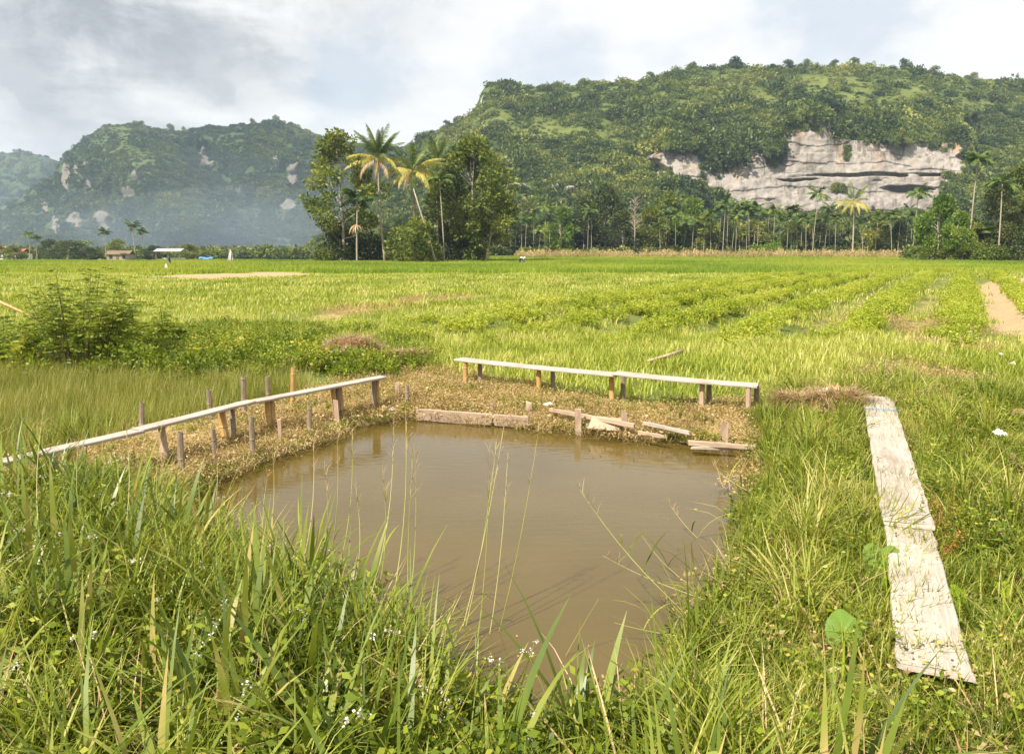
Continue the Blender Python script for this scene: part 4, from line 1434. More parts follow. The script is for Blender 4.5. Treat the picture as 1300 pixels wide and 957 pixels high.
M["maize"] = foliage("dry_maize_leaf", [(0.0, (0.20, 0.20, 0.05)), (0.4, (0.42, 0.31, 0.13)), (1.0, (0.62, 0.48, 0.26))], .2, .15, w_rnd=.5)
K_maize = kinds_of("dry_maize", 4, maize, [M["maize"]])
x, y = sample([tuple(P(u, 324, d)[:2]) for u, d in ((655, 168), (1165, 152), (1165, 170), (655, 184))], .75)
place("dry_maize", K_maize, x, y, .45, 1.15, .12)


# ------------------------------------------------------------------ timber and bamboo
def wood_mat(name, stops, warm=0.0):
    m, w = new_mat(name)
    tc = w.n("ShaderNodeTexCoord").outputs["Object"]
    g = w.noise(w.n("ShaderNodeMapping", {0: tc, 3: (1.2, 26, 26)}).outputs[0], 2.2, 6, 0.65, 0.4)
    b = w.noise(tc, 2.0, 5, 0.6)
    sp = w.noise(tc, 30.0, 3, 0.6)
    f = w.m("ADD", w.m("MULTIPLY", g, 0.6), w.m("MULTIPLY", b, 0.4))
    c = w.ramp(f, stops)
    c = w.mix(w.m("MULTIPLY", w.smooth(sp, 0.62, 0.75), 0.5), c, (0.20, 0.15, 0.11))
    st_ = w.noise(w.n("ShaderNodeMapping", {0: tc, 1: (3, 1, 0), 3: (.8, 2.2, 2.2)}).outputs[0], 1.6, 6, 0.65)
    c = w.mix(w.m("MULTIPLY", w.smooth(st_, 0.50, 0.68), 0.55), c, (0.17, 0.135, 0.10))
    bp = w.n("ShaderNodeBump", {"Strength": 0.35, "Distance": 0.006, "Height": g})
    pb = w.n("ShaderNodeBsdfPrincipled", {"Base Color": c, "Roughness": 0.75, "Specular IOR Level": 0.25, "Normal": bp.outputs[0]})
    w.n("ShaderNodeOutputMaterial", {0: pb.outputs[0]})
    return m


M["plank"] = wood_mat("weathered_plank", [(0.25, (0.19, 0.155, 0.125)), (0.5, (0.37, 0.315, 0.265)), (0.75, (0.50, 0.44, 0.385))])
M["plank_brown"] = wood_mat("brown_plank", [(0.25, (0.20, 0.145, 0.10)), (0.5, (0.36, 0.265, 0.185)), (0.75, (0.46, 0.36, 0.265))])
M["bamboo"] = solid("yellow_bamboo", [(0.0, (0.24, 0.13, 0.045)), (0.5, (0.42, 0.26, 0.09)), (1.0, (0.52, 0.36, 0.16))], 9.0, 0.5, 0.1, (1, 1, .25), .15, .4)
M["bamboo_grey"] = solid("grey_bamboo", [(0.0, (0.11, 0.08, 0.055)), (0.5, (0.24, 0.18, 0.13)), (1.0, (0.38, 0.31, 0.24))], 9.0, 0.75, 0.2, (1, 1, .25), .15)
M["stake"] = solid("pale_stake_wood", [(0.0, (0.22, 0.15, 0.10)), (0.5, (0.38, 0.27, 0.19)), (1.0, (0.50, 0.40, 0.30))], 9.0, 0.85, 0.3, (1, 1, .2), .15)
M["pith"] = solid("bamboo_inside", [(0.0, (0.07, 0.05, 0.03)), (1.0, (0.16, 0.11, 0.07))], 9.0, 0.9)


def plank_mesh(name, L, Wd, T, mat, wob=0.004, taper=0.0, split=False, sag=0.0):
    """board along +X from 0..L, centred in Y, top at z=0; slightly uneven edges, worn ends"""
    n = max(6, int(L / .12))
    xs = np.linspace(0, L, n)
    c = min(.006, T * .25)
    prof = [(-.5, -c), (-.5, -T + c), (-.5 + c, -T), (.5 - c, -T), (.5, -T + c), (.5, -c), (.5 - c, 0), (-.5 + c, 0)]
    V = []
    for i, x in enumerate(xs):
        w2 = Wd * (1 - taper * x / L)
        e0, e1, zz = R.randn() * wob, R.randn() * wob, R.randn() * wob * .05 - sag * math.sin(x / L * PI)
        for k, (a, b) in enumerate(prof):
            sgn = -1 if a < 0 else 1
            yy = sgn * (w2 / 2 - (c if abs(abs(a) - .5) > 1e-6 else 0)) + (e0 if sgn < 0 else e1)
            xx = x + ((R.randn() * .008) if i in (0, n - 1) else 0)
            V.append((xx, yy, b + zz))
    F = [[i * 8 + k, i * 8 + (k + 1) % 8, (i + 1) * 8 + (k + 1) % 8, (i + 1) * 8 + k] for i in range(n - 1) for k in range(8)]
    F = [f[::-1] for f in F]
    F += [list(range(8)), [(n - 1) * 8 + k for k in range(7, -1, -1)]]
    return mesh_data(name, V, F, [M[mat]], {"rnd": np.full(len(V), R.rand())})


def along(o, a, b, roll=0.0):
    """lay a +X object from a to b with its top up"""
    a, b = Vector([float(q) for q in a]), Vector([float(q) for q in b])
    d = (b - a).normalized()
    y = Vector((0, 0, 1)).cross(d).normalized()
    z = d.cross(y)
    mt = Matrix((d, y, z)).transposed().to_4x4()
    o.matrix_local = Matrix.Translation(a) @ mt @ Matrix.Rotation(roll, 4, "X")
    return o


def bamboo_mesh(name, L, r, mat, nodes=True, sides=10, hollow=True, tilt=(0, 0), taper=.9):
    """upright culm from z=-0.25 to L with node rings and an open top"""
    z, rr = [-.25], [r]
    st = R.uniform(.22, .34)
    zz = R.uniform(.08, st)
    while nodes and zz < L - .03:
        z += [zz - .012, zz, zz + .012]
        rr += [r, r * 1.14, r]
        zz += st
    z.append(L); rr.append(r * taper)
    if hollow:
        z += [L, L - .05]; rr += [r * taper * .72, r * taper * .66]
    z, rr = np.array(z), np.array(rr)
    pts = np.stack([z * tilt[0], z * tilt[1], z], 1)
    V, n = [], len(z)
    a = np.arange(sides) / sides * 2 * PI
    for p, q in zip(pts, rr):
        V.append(p + q * np.stack([np.cos(a), np.sin(a), 0 * a], 1))
    F, fm = [], []
    for i in range(n - 1):
        for j in range(sides):
            F.append([i * sides + j, i * sides + (j + 1) % sides, (i + 1) * sides + (j + 1) % sides, (i + 1) * sides + j])
            fm.append(1 if hollow and i == n - 2 else 0)
    F.append([(n - 1) * sides + j for j in range(sides)]); fm.append(1 if hollow else 0)
    V = np.concatenate(V) + R.randn(n * sides, 3) * r * .02
    return mesh_data(name, V, F, [M[mat], M["pith"]], {"rnd": np.full(len(V), R.rand())}, False, fm)


def stake_mesh(name, L, w, mat, tilt=(0, 0), tx=.6):
    """split stake: flat uneven section, slanted broken top"""
    zs = np.linspace(-.3, L, 6)
    V = []
    for i, z in enumerate(zs):
        for k, (sx, sy) in enumerate(((-1, -1), (1, -1), (1, 1), (-1, 1))):
            j = R.randn(2) * w * .05
            top = (R.uniform(-.03, .02) if i == 5 else 0)
            V.append((sx * w / 2 + j[0] + z * tilt[0], sy * w * tx / 2 + j[1] + z * tilt[1], z + top))
    F = [[i * 4 + k, i * 4 + (k + 1) % 4, (i + 1) * 4 + (k + 1) % 4, (i + 1) * 4 + k] for i in range(5) for k in range(4)] + [[20, 21, 22, 23], [3, 2, 1, 0]]
    return mesh_data(name, V, F, [M[mat]], {"rnd": np.full(len(V), R.rand())})


# --- bench of two planks on bamboo legs, behind the pond
BZ = 0.37
a0, a1 = [G(582, 454.5, BZ), G(786, 474.5, BZ)]
b0, b1 = [G(781, 472.0, BZ + .03), G(962, 488.0, BZ - .02)]
bench = thing("plank_bench", "long low bench of two weathered planks end to end on bamboo legs behind the pond", "bench", (*a0, 0))
off = np.array([*a0, 0])
for p, q, za, zb, nm in ((a0, a1, BZ, BZ, 0), (b0, b1, BZ + .03, BZ - .02, 1)):
    A, B = np.array([*p, za]) - off, np.array([*q, zb]) - off
    o = link("plank", plank_mesh("bench_plank", float(np.linalg.norm(B - A)), .23, .032, "plank", .004, 0, False, .01), bench)
    along(o, A, B)
bd = (b1 - a0) / np.linalg.norm(b1 - a0)
bn = np.array([-bd[1], bd[0]])
for (u, vt, front, mt, lean) in ((595, 458, 1, "bamboo", .02), (606, 458, 0, "bamboo_grey", -.02), (688, 466, 1, "bamboo", -.02), (698, 467, 0, "bamboo_grey", .02),
                                 (780, 476, 1, "bamboo", -.06), (789, 476, 0, "bamboo_grey", .03), (893, 483, 1, "stake", 0.02), (899, 484, 0, "bamboo_grey", 0.0),
                                 (953, 489, 1, "stake", .0), (960, 488, 0, "bamboo_grey", -.05)):
    # point along the bench line at this picture column
    best = min(np.linspace(0, 1, 200), key=lambda s_: abs(float((lambda w_: 650 + 1000 * w_[0] / (w_[1] * math.cos(PITCH) + (2 - BZ) * math.sin(PITCH)))(a0 + (b1 - a0) * s_)) - u))
    c = a0 + (b1 - a0) * best + bn * (-.085 if front else .085)
    gzz = float(gz(c[0], c[1]))
    l = link("leg", bamboo_mesh("bench_leg", BZ - .036 - gzz + (.015 if u in (780, 789) else 0), .036 if front else .034, mt, mt != "stake", 9, mt != "stake", (lean * .4, -lean * .3)), bench)
    l.location = (c[0] - off[0], c[1] - off[1], gzz)
    if mt == "bamboo_grey" or mt == "stake":
        l["label"] = "dark grey rear leg" if mt == "bamboo_grey" else "rough wooden leg"  # rear legs all take the darker grey bamboo

# --- plank walkway over the left bank
LZ = 0.33
WL = [(-10, 587), (172, 546), (316, 509.5), (482, 478)]
lw = thing("plank_walkway", "narrow pale plank walkway on bamboo posts running along the left bank", "walkway", (*G(172, 546, LZ), 0))
off = np.array([*G(172, 546, LZ), 0])
for i, ((ua, va), (ub, vb)) in enumerate(zip(WL[:-1], WL[1:])):
    A = np.array([*G(ua, va, LZ), LZ + .008 * (i % 2)]) - off
    B = np.array([*G(ub + 3, vb - .5, LZ), LZ + .008 * (i % 2) + .002]) - off
    o = link("plank", plank_mesh("walkway_plank", float(np.linalg.norm(B - A)), .15, .03, "plank", .005), lw)
    along(o, A, B)


def base_at(u, v):
    return gpix(u, v)


for (u, v, h, r, mt, tl) in ((105, 618, .27, .040, "bamboo", (.02, 0)), (206, 580, .27, .042, "stake", (-.10, 0)), (273, 554, .29, .042, "bamboo", (-.08, 0)), (331, 538, .28, .036, "bamboo", (-.03, 0)),
                             (304, 530, .25, .035, "bamboo", (0, 0)), (390, 518, .27, .036, "bamboo", (-.12, 0)), (432, 527, .30, .034, "bamboo", (-.05, .0)), (478, 512, .27, .032, "bamboo", (.03, 0)),
                             (366, 512, .27, .03, "bamboo_grey", (0, 0)), (447, 505, .30, .03, "bamboo_grey", (.0, 0)), (262, 546, .25, .032, "bamboo_grey", (0, 0)), (82, 622, .26, .03, "bamboo_grey", (0, 0))):
    p = base_at(u, v)
    # keep the post under the plank
    l = link("post", bamboo_mesh("walkway_post", LZ - .032 - p[2] - .002, r, mt, mt != "stake", 9, True, tl), lw)
    pl = [np.array(G(*q, LZ)) for q in WL]
    best, bd_ = None, 9
    for s0, s1 in zip(pl[:-1], pl[1:]):
        e_ = s1 - s0
        t_ = np.clip(np.dot(p[:2] - s0, e_) / np.dot(e_, e_), 0.02, .98)
        q_ = s0 + e_ * t_
        if np.linalg.norm(q_ - p[:2]) < bd_:
            best, bd_ = q_, np.linalg.norm(q_ - p[:2])
    tgt = best + (p[:2] - best) * min(1.0, .05 / max(bd_, 1e-3)) - np.array([tl[0] * .2, tl[1] * .2])
    l.location = (tgt[0] - off[0], tgt[1] - off[1], p[2])

# --- stakes standing free on the left bank (far side of the walkway and at the water's edge)
free = [(180, 548, 511, .036, "bamboo_grey", "short dark grey bamboo stake beyond the plank walkway, standing at the marsh edge", (.05, 0)),
        (267, 532, 495, .036, "bamboo_grey", "grey hollow bamboo stake just beyond the walkway, second from its near end", (0, 0)),
        (310, 526, 478, .038, "bamboo_grey", "tall greyish brown bamboo stake beyond the middle of the plank walkway", (.02, 0)),
        (341, 514, 478, .034, "bamboo_grey", "brownish bamboo stake beyond the walkway, between the two tallest stakes", (0, 0)),
        (371, 518, 466, .036, "bamboo", "tallest reddish brown bamboo stake beyond the walkway near its far end", (.06, 0)),
        (231, 600, 548, .036, "bamboo_grey", "grey green bamboo stake with ragged light top on the left bank near the reeds", (0, 0)),
        (274, 590, 545, .028, "bamboo_grey", "thin grey stake half hidden by grass beside the brown pond edge", (-.03, 0)),
        (321, 578, 529, .034, "bamboo_grey", "dark stake with a pale capped top on the cut weeds of the left bank", (0, 0)),
        (356, 560, 530, .022, "stake", "thin short brown stake on the left bank between two thicker stakes", (-.03, 0)),
        (393, 552, 514, .030, "bamboo_grey", "greenish upright stake at the left water edge in front of the walkway", (.03, 0)),
        (429, 555, 508, .032, "stake", "pale split stake leaning against the walkway close to the water", (-.06, 0)),
        (455, 548, 500, .034, "stake", "thick grey stake slanting towards the walkway at the pond corner", (-.32, 0)),
        (505, 526, 486, .034, "stake", "pale slender stake at the far left corner of the pond", (0, 0)),
        (517, 512, 489, .034, "bamboo_grey", "short dark stump of a stake at the far left pond corner", (0, 0))]
for u, vb, vt, r, mt, lab, tl in free:
    p = base_at(u, vb)
    zt = float(P(u, vt, p[1])[2])
    h = zt - p[2]
    r *= .85
    st = link("bamboo_stake" if mt != "stake" else "wooden_stake", bamboo_mesh("bank_stake", h, r, mt, True, 9, True, tl) if mt != "stake" else stake_mesh("bank_stake", h, r * 2, mt, tl), None, p)
    tag(st, lab, "stake", "stakes on the left bank")

# pale cap on one stake
p = base_at(321, 578)
# --- retaining boards and stakes along the far edge
def edge_board(name, label, u0, v0, u1, v1, hgt, thick, mat, ztop=.03, lean=.0):
    A, B = np.array([*G(u0, v0, ztop), ztop]), np.array([*G(u1, v1, ztop), ztop])
    L = float(np.linalg.norm(B - A))
    o = link(name, plank_mesh(name, L, hgt, thick, mat, .0035))
    along(o, A + [0, -.24, -hgt / 2], B + [0, -.24, -hgt / 2], PI / 2 + lean)
    return tag(o, label, "board", "boards holding the far bank")


edge_board("retaining_board", "long pinkish grey board on edge holding the far bank left of the split post", 531, 514, 624, 520, .16, .03, "plank_brown", -.03, .15)
edge_board("retaining_board", "short pale board on edge between the two posts of the far bank", 628, 521, 670, 524, .15, .03, "plank_brown", -.035, .12)
edge_board("retaining_board", "thin weathered rail lying along the bank above the wooden chute", 697, 513, 800, 532, .055, .04, "plank_brown", .03)
edge_board("retaining_board", "thin pale lath half buried in weeds right of the chute", 812, 529, 868, 541, .05, .03, "plank", .01)
edge_board("retaining_board", "lower broken lath among the weeds right of the chute", 806, 541, 838, 546, .04, .03, "plank_brown", -.03)
edge_board("retaining_board", "round brown log edging the bank behind the rightmost post", 868, 553, 950, 559, .05, .05, "plank_brown", -.04)
edge_board("retaining_board", "low pale batten by the water at the right end of the far bank", 872, 560, 945, 562, .03, .025, "plank", -.09)
for u, vb, vt, w_, mt, lab in ((625, 533, 510, .035, "bamboo_grey", "thin dark post between the two retaining boards"), (671, 536, 508, .07, "stake", "pale split post at the right end of the long retaining board"),
                               (733, 550, 518, .07, "stake", "pale post standing in the water at the left of the wooden chute"), (790, 554, 520, .06, "stake", "brown post at the right of the wooden chute"),
                               (862, 548, 529, .06, "stake", "short pale stump of a post among weeds right of the chute"), (917, 569, 534, .07, "stake", "sturdy brown post at the right end of the far bank")):
    x_, y_ = G(u, vb, WATER_Z)
    zt = float(P(u, vt, y_)[2])
    zb = WATER_Z
    st = link("wooden_post", stake_mesh("edge_post", zt - zb, w_, mt, (R.uniform(-.03, .03), 0), .7), None, (x_, y_ - .08, zb))
    tag(st, lab, "post", "posts along the far bank")

# --- chute between its posts: slanted board, round pole and wet sill
ch = thing("wooden_chute", "small wooden overflow chute with a round pole and wet sill between two posts", "chute", (*G(762, 540, -.1), -.1))
o3 = np.array([*G(762, 540, -.1), -.1])
A, B = np.array([*G(750, 527, .03), .03]) - o3, np.array([*G(780, 530, .03), .03]) - o3
o = link("slanted_board", plank_mesh("chute_board", float(np.linalg.norm(B - A)) + .06, .17, .02, "plank_brown"), ch)
along(o, A + [0, -.09, -.06], B + [0, -.09, -.06], .95)
A, B = np.array([*G(744, 541, -.10), -.10]) - o3, np.array([*G(791, 544, -.10), -.10]) - o3
mb = MB(); mb.add(*tube([A, (A + B) / 2 + [0, 0, -.008], B], [.042, .04, .038], 9))
link("pole", mb.data("chute_pole", M["bamboo_grey"], True), ch)
A, B = np.array([*G(744, 548, -.2), -.2]) - o3, np.array([*G(791, 552, -.2), -.2]) - o3
o = link("sill", plank_mesh("chute_sill", float(np.linalg.norm(B - A)), .10, .06, "bamboo", .004), ch)
along(o, A, B, .3)

# --- walkway of two planks on the right
rw = thing("plank_walkway", "wide bleached walkway of two planks lying through the grass beside a taro leaf", "walkway", (*G(1150, 655, .15), 0))
off = np.array([*G(1150, 655, .15), 0])
spec = [((1114, 503), (1154, 664), .172, .170, .345, .32, 0.03), ((1150, 648), (1188, 850), .148, .105, .29, .315, 0.0)]
for (pa, pb_, za, zb, wa, wb, rl) in spec:
    A, B = np.array([*G(*pa, za), za]) - off, np.array([*G(*pb_, zb), zb]) - off
    o = link("plank", plank_mesh("wide_plank", float(np.linalg.norm(B - A)), wa, .03, "plank", .0035, 1 - wb / wa, False, .01), rw)
    along(o, A, B, 0)
    dd_ = (B - A) / np.linalg.norm(B - A)
    nn_ = np.array([-dd_[1], dd_[0], 0])
    for q_ in (.06, .10, .5, .55, float(np.linalg.norm(B - A)) - .06, float(np.linalg.norm(B - A)) - .12):
        for sd_ in (-.30, .27):
            c_ = A + dd_ * q_ + nn_ * sd_ * wa + [0, 0, -.002]
            mbn = MB(); mbn.add(*tube([c_, c_ + [0, 0, .006]], .006, 6))
            link("nail", mbn.data("nail", M["pith"]), rw)
# crack line and cord near the far end
A, B = np.array([*G(1114, 503, .172), .172]) - off, np.array([*G(1154, 664, .170), .170]) - off
dd = (B - A) / np.linalg.norm(B - A)
nn = np.array([-dd[1], dd[0], 0])
c = A + dd * .92
M["cord"] = solid("blue_cord", [(0, (0.06, 0.20, 0.34)), (1, (0.10, 0.28, 0.42))], 20, .6)
mb = MB()
ring = [c + nn * .185 + [0, 0, .006], c + nn * .05 + dd * .02 + [0, 0, .012], c - nn * .18 + [0, 0, .006], c - nn * .19 + [0, 0, -.04], c + nn * .19 + [0, 0, -.04], c + nn * .186 + [0, 0, .004]]
mb.add(*tube(ring, .0045, 5, False))
link("cord", mb.data("blue_cord", M["cord"]), rw)
mb = MB()
V = [A + dd * s_ + nn * (-.055 + .012 * math.sin(s_ * 9)) + [0, 0, .0015] for s_ in np.linspace(.02, 1.3, 12)]
mb.add(*tube(V, np.linspace(.004, .0015, 12), 4, False))
link("crack", mb.data("plank_crack", M["pith"]), rw)
for s_, sd in ((.1, 1), (.1, -1), (2.6, 1), (2.6, -1), (4.6, 1), (4.6, -1)):
    c = A + dd * s_ + nn * .12 * sd
    g_ = float(gz(c[0] + off[0], c[1] + off[1]))
    if s_ > 4: c[2] = .14
    l = link("support_post", bamboo_mesh("walk_support", .135 - g_, .04, "bamboo_grey", False, 8, False), rw)
    l.location = (c[0], c[1], g_)
c = A + dd * .03 - nn * .20
l = link("support_post", bamboo_mesh("walk_end_post", .16, .03, "bamboo", False, 8, True), rw, (c[0], c[1], 0))
A2, B2 = np.array([*G(1150, 648, .148), .148]) - off, np.array([*G(1188, 850, .105), .105]) - off
d2 = (B2 - A2) / np.linalg.norm(B2 - A2)
n2_ = np.array([-d2[1], d2[0], 0])
for s_ in (.15, 1.3, float(np.linalg.norm(B2 - A2)) - .25):
    c = A2 + d2 * s_
    o = link("crossbar", plank_mesh("walk_crossbar", .25, .07, .085, "plank_brown"), rw)
    along(o, c + n2_ * .125 - [0, 0, .034], c - n2_ * .125 - [0, 0, .034])

# --- loose stick on the grass behind the bench, and the slanting bamboo by the left shrub
g0, g1 = gpix(822, 466), gpix(867, 456)
mb = MB(); mb.add(*tube([[0, 0, .10], (g1 - g0) * .5 + [0, 0, .12], (g1 - g0) + [0, 0, .16]], [.03, .035, .035], 7))
tag(link("wooden_stick", mb.data("wooden_stick", M["stake"], True), None, g0), "brown stick lying on the grass behind the plank bench", "stick")
a_, b_ = P(-30, 370, 13.6), P(52, 407, 13.2)
mb = MB(); mb.add(*tube([[0, 0, 0], (b_ - a_) * .5, (b_ - a_) * 1.0], [.03, .028, .022], 7))
tag(link("bamboo_pole", mb.data("bamboo_pole", M["bamboo"], True), None, a_), "thin bamboo pole slanting through the feathery shrub by the marsh", "pole")


# ------------------------------------------------------------------ trees
def foot(u, D, v=325):
    dx, _ = ray(u, v)
    x = float(dx) * D
    return np.array([x, D, float(gz(x, D))])


def height(u, v, D):
    return float(P(u, v, D)[2] - foot(u, D)[2])


# --- clump of trees standing alone in the rice
CD = 116.0
pA = [("g0", 100, 68, 1.1), ("g0", 20, 72, 1.05), ("g0", 200, 62, 1.0), ("g1", 300, 74, 1.1), ("g1", 0, 50, 1.0), ("g0", 160, 78, 1.05), ("g1", 60, 52, .95), ("g1", 185, 45, .95), ("g1", 255, 55, .95), ("g0", 345, 62, 1.0),
      ("y1", 178, 18, .95), ("y1", 200, 4, .9), ("y1", 5, 14, .95), ("y2", 335, 8, .9), ("y1", 160, 30, .9), ("d2", 215, -16, .8), ("d2", 325, -22, .8), ("d2", 265, -30, .75), ("y2", 30, 5, .9), ("g1", 280, 20, .9)]
bA = foot(489, CD - 1)
pA += [("g0", 45, 80, 1.0), ("g0", 130, 66, 1.05), ("g1", 230, 60, 1.0), ("g1", 320, 56, .95), ("g0", 270, 72, 1.0), ("y2", 110, 8, .9), ("y2", 70, 12, .85), ("g1", 170, 58, 1.0), ("y1", 290, 2, .85), ("y2", 245, 4, .85)]
coconut("coconut_palm", "tallest coconut palm of the lone tree clump, yellow lower fronds and green top", bA, P(480, 201, CD - 1), (-.25, 0, 0), pA, fl=1.1, seed=1)
pB = [("g0", 80, 62, .95), ("g0", 200, 66, .9), ("g1", 330, 58, .9), ("g1", 120, 48, .9), ("y1", 15, 35, .95), ("y1", 165, 28, .95), ("y1", 180, 10, .9), ("y2", 190, -4, .85), ("y2", 0, 12, .95), ("y2", 345, 0, .95), ("y2", 310, -10, .9),
      ("d2", 205, -18, .8), ("d2", 250, -30, .8), ("y2", 20, -8, .9), ("g2", 280, -12, .85), ("y1", 345, 40, .9)]
pB += [("g0", 40, 70, .95), ("g1", 150, 55, .95), ("g0", 280, 64, .95), ("g1", 20, 50, .9), ("y2", 100, 10, .85), ("y2", 230, -8, .85), ("y2", 60, 2, .85), ("g1", 240, 44, .9)]
coconut("coconut_palm", "second coconut palm with drooping yellow fronds above the leaning bare pole", foot(526, CD - 2), P(524, 217, CD - 2), (.15, 0, 0), pB, bark="bark_dark", fl=1.05, seed=2)
pC = [("g0", a, e, 1.0) for a, e in ((90, 74), (10, 60), (190, 66), (250, 62), (310, 58))] + [("g1", a, e, .95) for a, e in ((30, 40), (150, 42), (210, 30), (340, 28), (270, 35))] + [("g2", a, e, .9) for a, e in ((180, 5), (0, 2), (300, -8), (240, -10))]
coconut("coconut_palm", "green coconut palm rising behind the areca with the pale slim trunk", foot(557, CD + 3), P(556, 203, CD + 3), (-.2, 0, 0), pC, fl=.9, nuts=False, seed=3)
pD = [("g1", a, e, .9) for a, e in ((0, 45), (60, 40), (130, 42), (185, 38), (240, 40), (300, 45))] + [("g2", a, e, .95) for a, e in ((20, 10), (160, 12), (200, -4), (340, -6), (270, 0), (90, 5))]
coconut("coconut_palm", "short dark coconut palm with drooping fronds between the two yellow palms", foot(497, CD + 4), P(499, 293, CD + 4), (.1, 0, 0), pD, bark="bark_dark", fl=.85, nuts=False, seed=4)

am = areca_meshes(height(565, 236, CD - 3), 3, 11, 2.4, .10)
put_tree("areca_palm", "slim areca palm with pale trunk in front of the clump's right tree", "palm tree", am, foot(564, CD - 3))
am = areca_meshes(height(453, 262, CD - 3), 4, 14, 3.2, .15, "areca", up=1.1)
tq = put_tree("areca_palm", "dark crowned palm with an orange withered skirt left of the tallest coconut palm", "palm tree", am, foot(453, CD - 3))
mb = MB()
for k in range(16):
    a = k * 2.4
    V, F, q = blades([[0, 0, 0]], a, R.uniform(1.4, 2.4), .22, 1.9, 1.1, 4)
    mb.add(V + [0, 0, height(453, 285, CD - 3)], F)
link("withered_skirt", mb.data("withered_skirt", M["straw"]), tq)

lean_b, lean_t = foot(554, CD - 6), P(525, 240, CD - 5)
mb = MB(); d_ = lean_t - lean_b
mb.add(*tube([[0, 0, -.3], d_ * .35 + [.1, 0, 0], d_ * .7, d_], [.16, .14, .11, .08], 7))
tag(link("leaning_pole", mb.data("leaning_pole", M["bark"], True), None, lean_b), "long bare pale trunk leaning left across the lone tree clump", "trunk")

t1 = broadleaf_meshes("airy_tree", height(442, 170, CD + 2), 11.0, .24, 56, 130, .5, M["tree_mid"], .28, 1, -.02, rr=(.075, .15), ragged=.15)
put_tree("broadleaf_tree", "tall airy dark tree at the left of the lone clump beside the coconut palm", "tree", t1, foot(437, CD + 2))
t2 = broadleaf_meshes("leafy_tree", height(605, 178, CD + 3), 11.5, .24, 62, 150, .52, M["tree_mid"], .30, 2, 0.0, rr=(.085, .155), ragged=.1)
put_tree("broadleaf_tree", "big leafy tree forming the right half of the lone clump", "tree", t2, foot(600, CD + 3))
t3 = broadleaf_meshes("spreading_tree", height(635, 245, CD + 1), 8.0, .25, 28, 140, .5, M["tree_mid"], .2, 3, .16, rr=(.10, .19))
put_tree("broadleaf_tree", "lower spreading tree leaning out at the right edge of the lone clump", "tree", t3, foot(617, CD + 1))
t4 = broadleaf_meshes("round_tree", height(527, 284, CD - 5), 7.5, .12, 26, 95, .5, M["tree_mid"], .14, 4, rr=(.13, .22))
put_tree("broadleaf_tree", "small bright round tree at the foot of the leaning pole", "tree", t4, foot(526, CD - 5))
t5 = broadleaf_meshes("crowded_tree", height(575, 215, CD + 6), 7, .2, 30, 80, .5, M["tree_dark"], .2, 5, rr=(.10, .2))
put_tree("broadleaf_tree", "dark narrow tree behind the slim areca palm of the lone clump", "tree", t5, foot(572, CD + 7))
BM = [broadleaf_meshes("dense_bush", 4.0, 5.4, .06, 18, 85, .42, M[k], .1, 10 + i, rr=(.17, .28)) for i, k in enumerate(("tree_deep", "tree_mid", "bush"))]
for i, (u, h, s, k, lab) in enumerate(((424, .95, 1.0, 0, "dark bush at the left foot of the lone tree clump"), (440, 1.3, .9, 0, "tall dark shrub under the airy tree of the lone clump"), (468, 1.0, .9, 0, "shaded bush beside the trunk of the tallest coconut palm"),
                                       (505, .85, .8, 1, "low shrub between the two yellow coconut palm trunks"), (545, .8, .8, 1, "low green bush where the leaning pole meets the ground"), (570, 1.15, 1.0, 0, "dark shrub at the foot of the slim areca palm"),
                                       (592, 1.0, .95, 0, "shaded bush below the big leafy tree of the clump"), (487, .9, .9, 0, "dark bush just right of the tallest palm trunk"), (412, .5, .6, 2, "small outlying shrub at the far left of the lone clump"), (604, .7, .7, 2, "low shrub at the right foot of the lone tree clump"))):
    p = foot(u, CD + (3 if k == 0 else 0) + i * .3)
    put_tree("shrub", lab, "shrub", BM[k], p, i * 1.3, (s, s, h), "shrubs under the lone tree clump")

# --- row of trees along the far side of the fields
AM = [areca_meshes(13.0 + (i % 4) * .9, 20 + i, 9 + (i * 5) % 7, 2.9 + .25 * (i % 4), .10, "areca" if i % 3 else "frond_green", up=.7 + .12 * (i % 5)) for i in range(8)]
RD = 196.0


ORD = "first second third fourth fifth sixth seventh eighth ninth tenth eleventh twelfth thirteenth".split()


def areca_at(u, vt, D, lab, grp="areca palms along the field edge", i=0):
    H = height(u, vt, D)
    k = (i * 3) % 8
    s = H / (13.0 + (k % 4) * .9 + 1.9)
    put_tree("areca_palm", lab, "palm tree", AM[k], foot(u, D), R.rand() * 6, (max(s, .75), max(s, .75), s), grp)


i = 0
for q_, u in enumerate((617, 625, 634, 641, 650, 655, 662, 668, 676, 683, 690, 697)):
    areca_at(u + R.uniform(-2, 2), R.uniform(258, 290), RD + R.uniform(-8, 10), "thin areca palm, %s from the left, in the row just right of the lone clump" % ORD[q_], i=i); i += 1
for q_, u in enumerate((744, 752, 838, 846, 858, 867, 876, 884, 893)):
    areca_at(u + R.uniform(-2, 2), R.uniform(262, 285), RD + R.uniform(-8, 8), "slim areca palm, %s from the left, among the green trees left of the pale cliff" % ORD[q_], i=i); i += 1
for q_, u in enumerate((903, 911, 916, 924, 929, 934, 940, 946, 951, 956, 961)):
    areca_at(u + R.uniform(-2, 2), R.uniform(254, 272), RD + R.uniform(-10, 6), "slim areca palm, %s from the left, in the dense row under the cliff's left end" % ORD[q_], i=i); i += 1
for q_, u in enumerate((975, 983, 990, 998, 1004, 1010, 1017, 1024, 1032, 1039, 1046, 1054, 1060)):
    areca_at(u + R.uniform(-2, 2), R.uniform(258, 280), RD + R.uniform(-10, 6), "slim areca palm, %s from the left, in the row left of the yellow coconut palm" % ORD[q_], i=i); i += 1
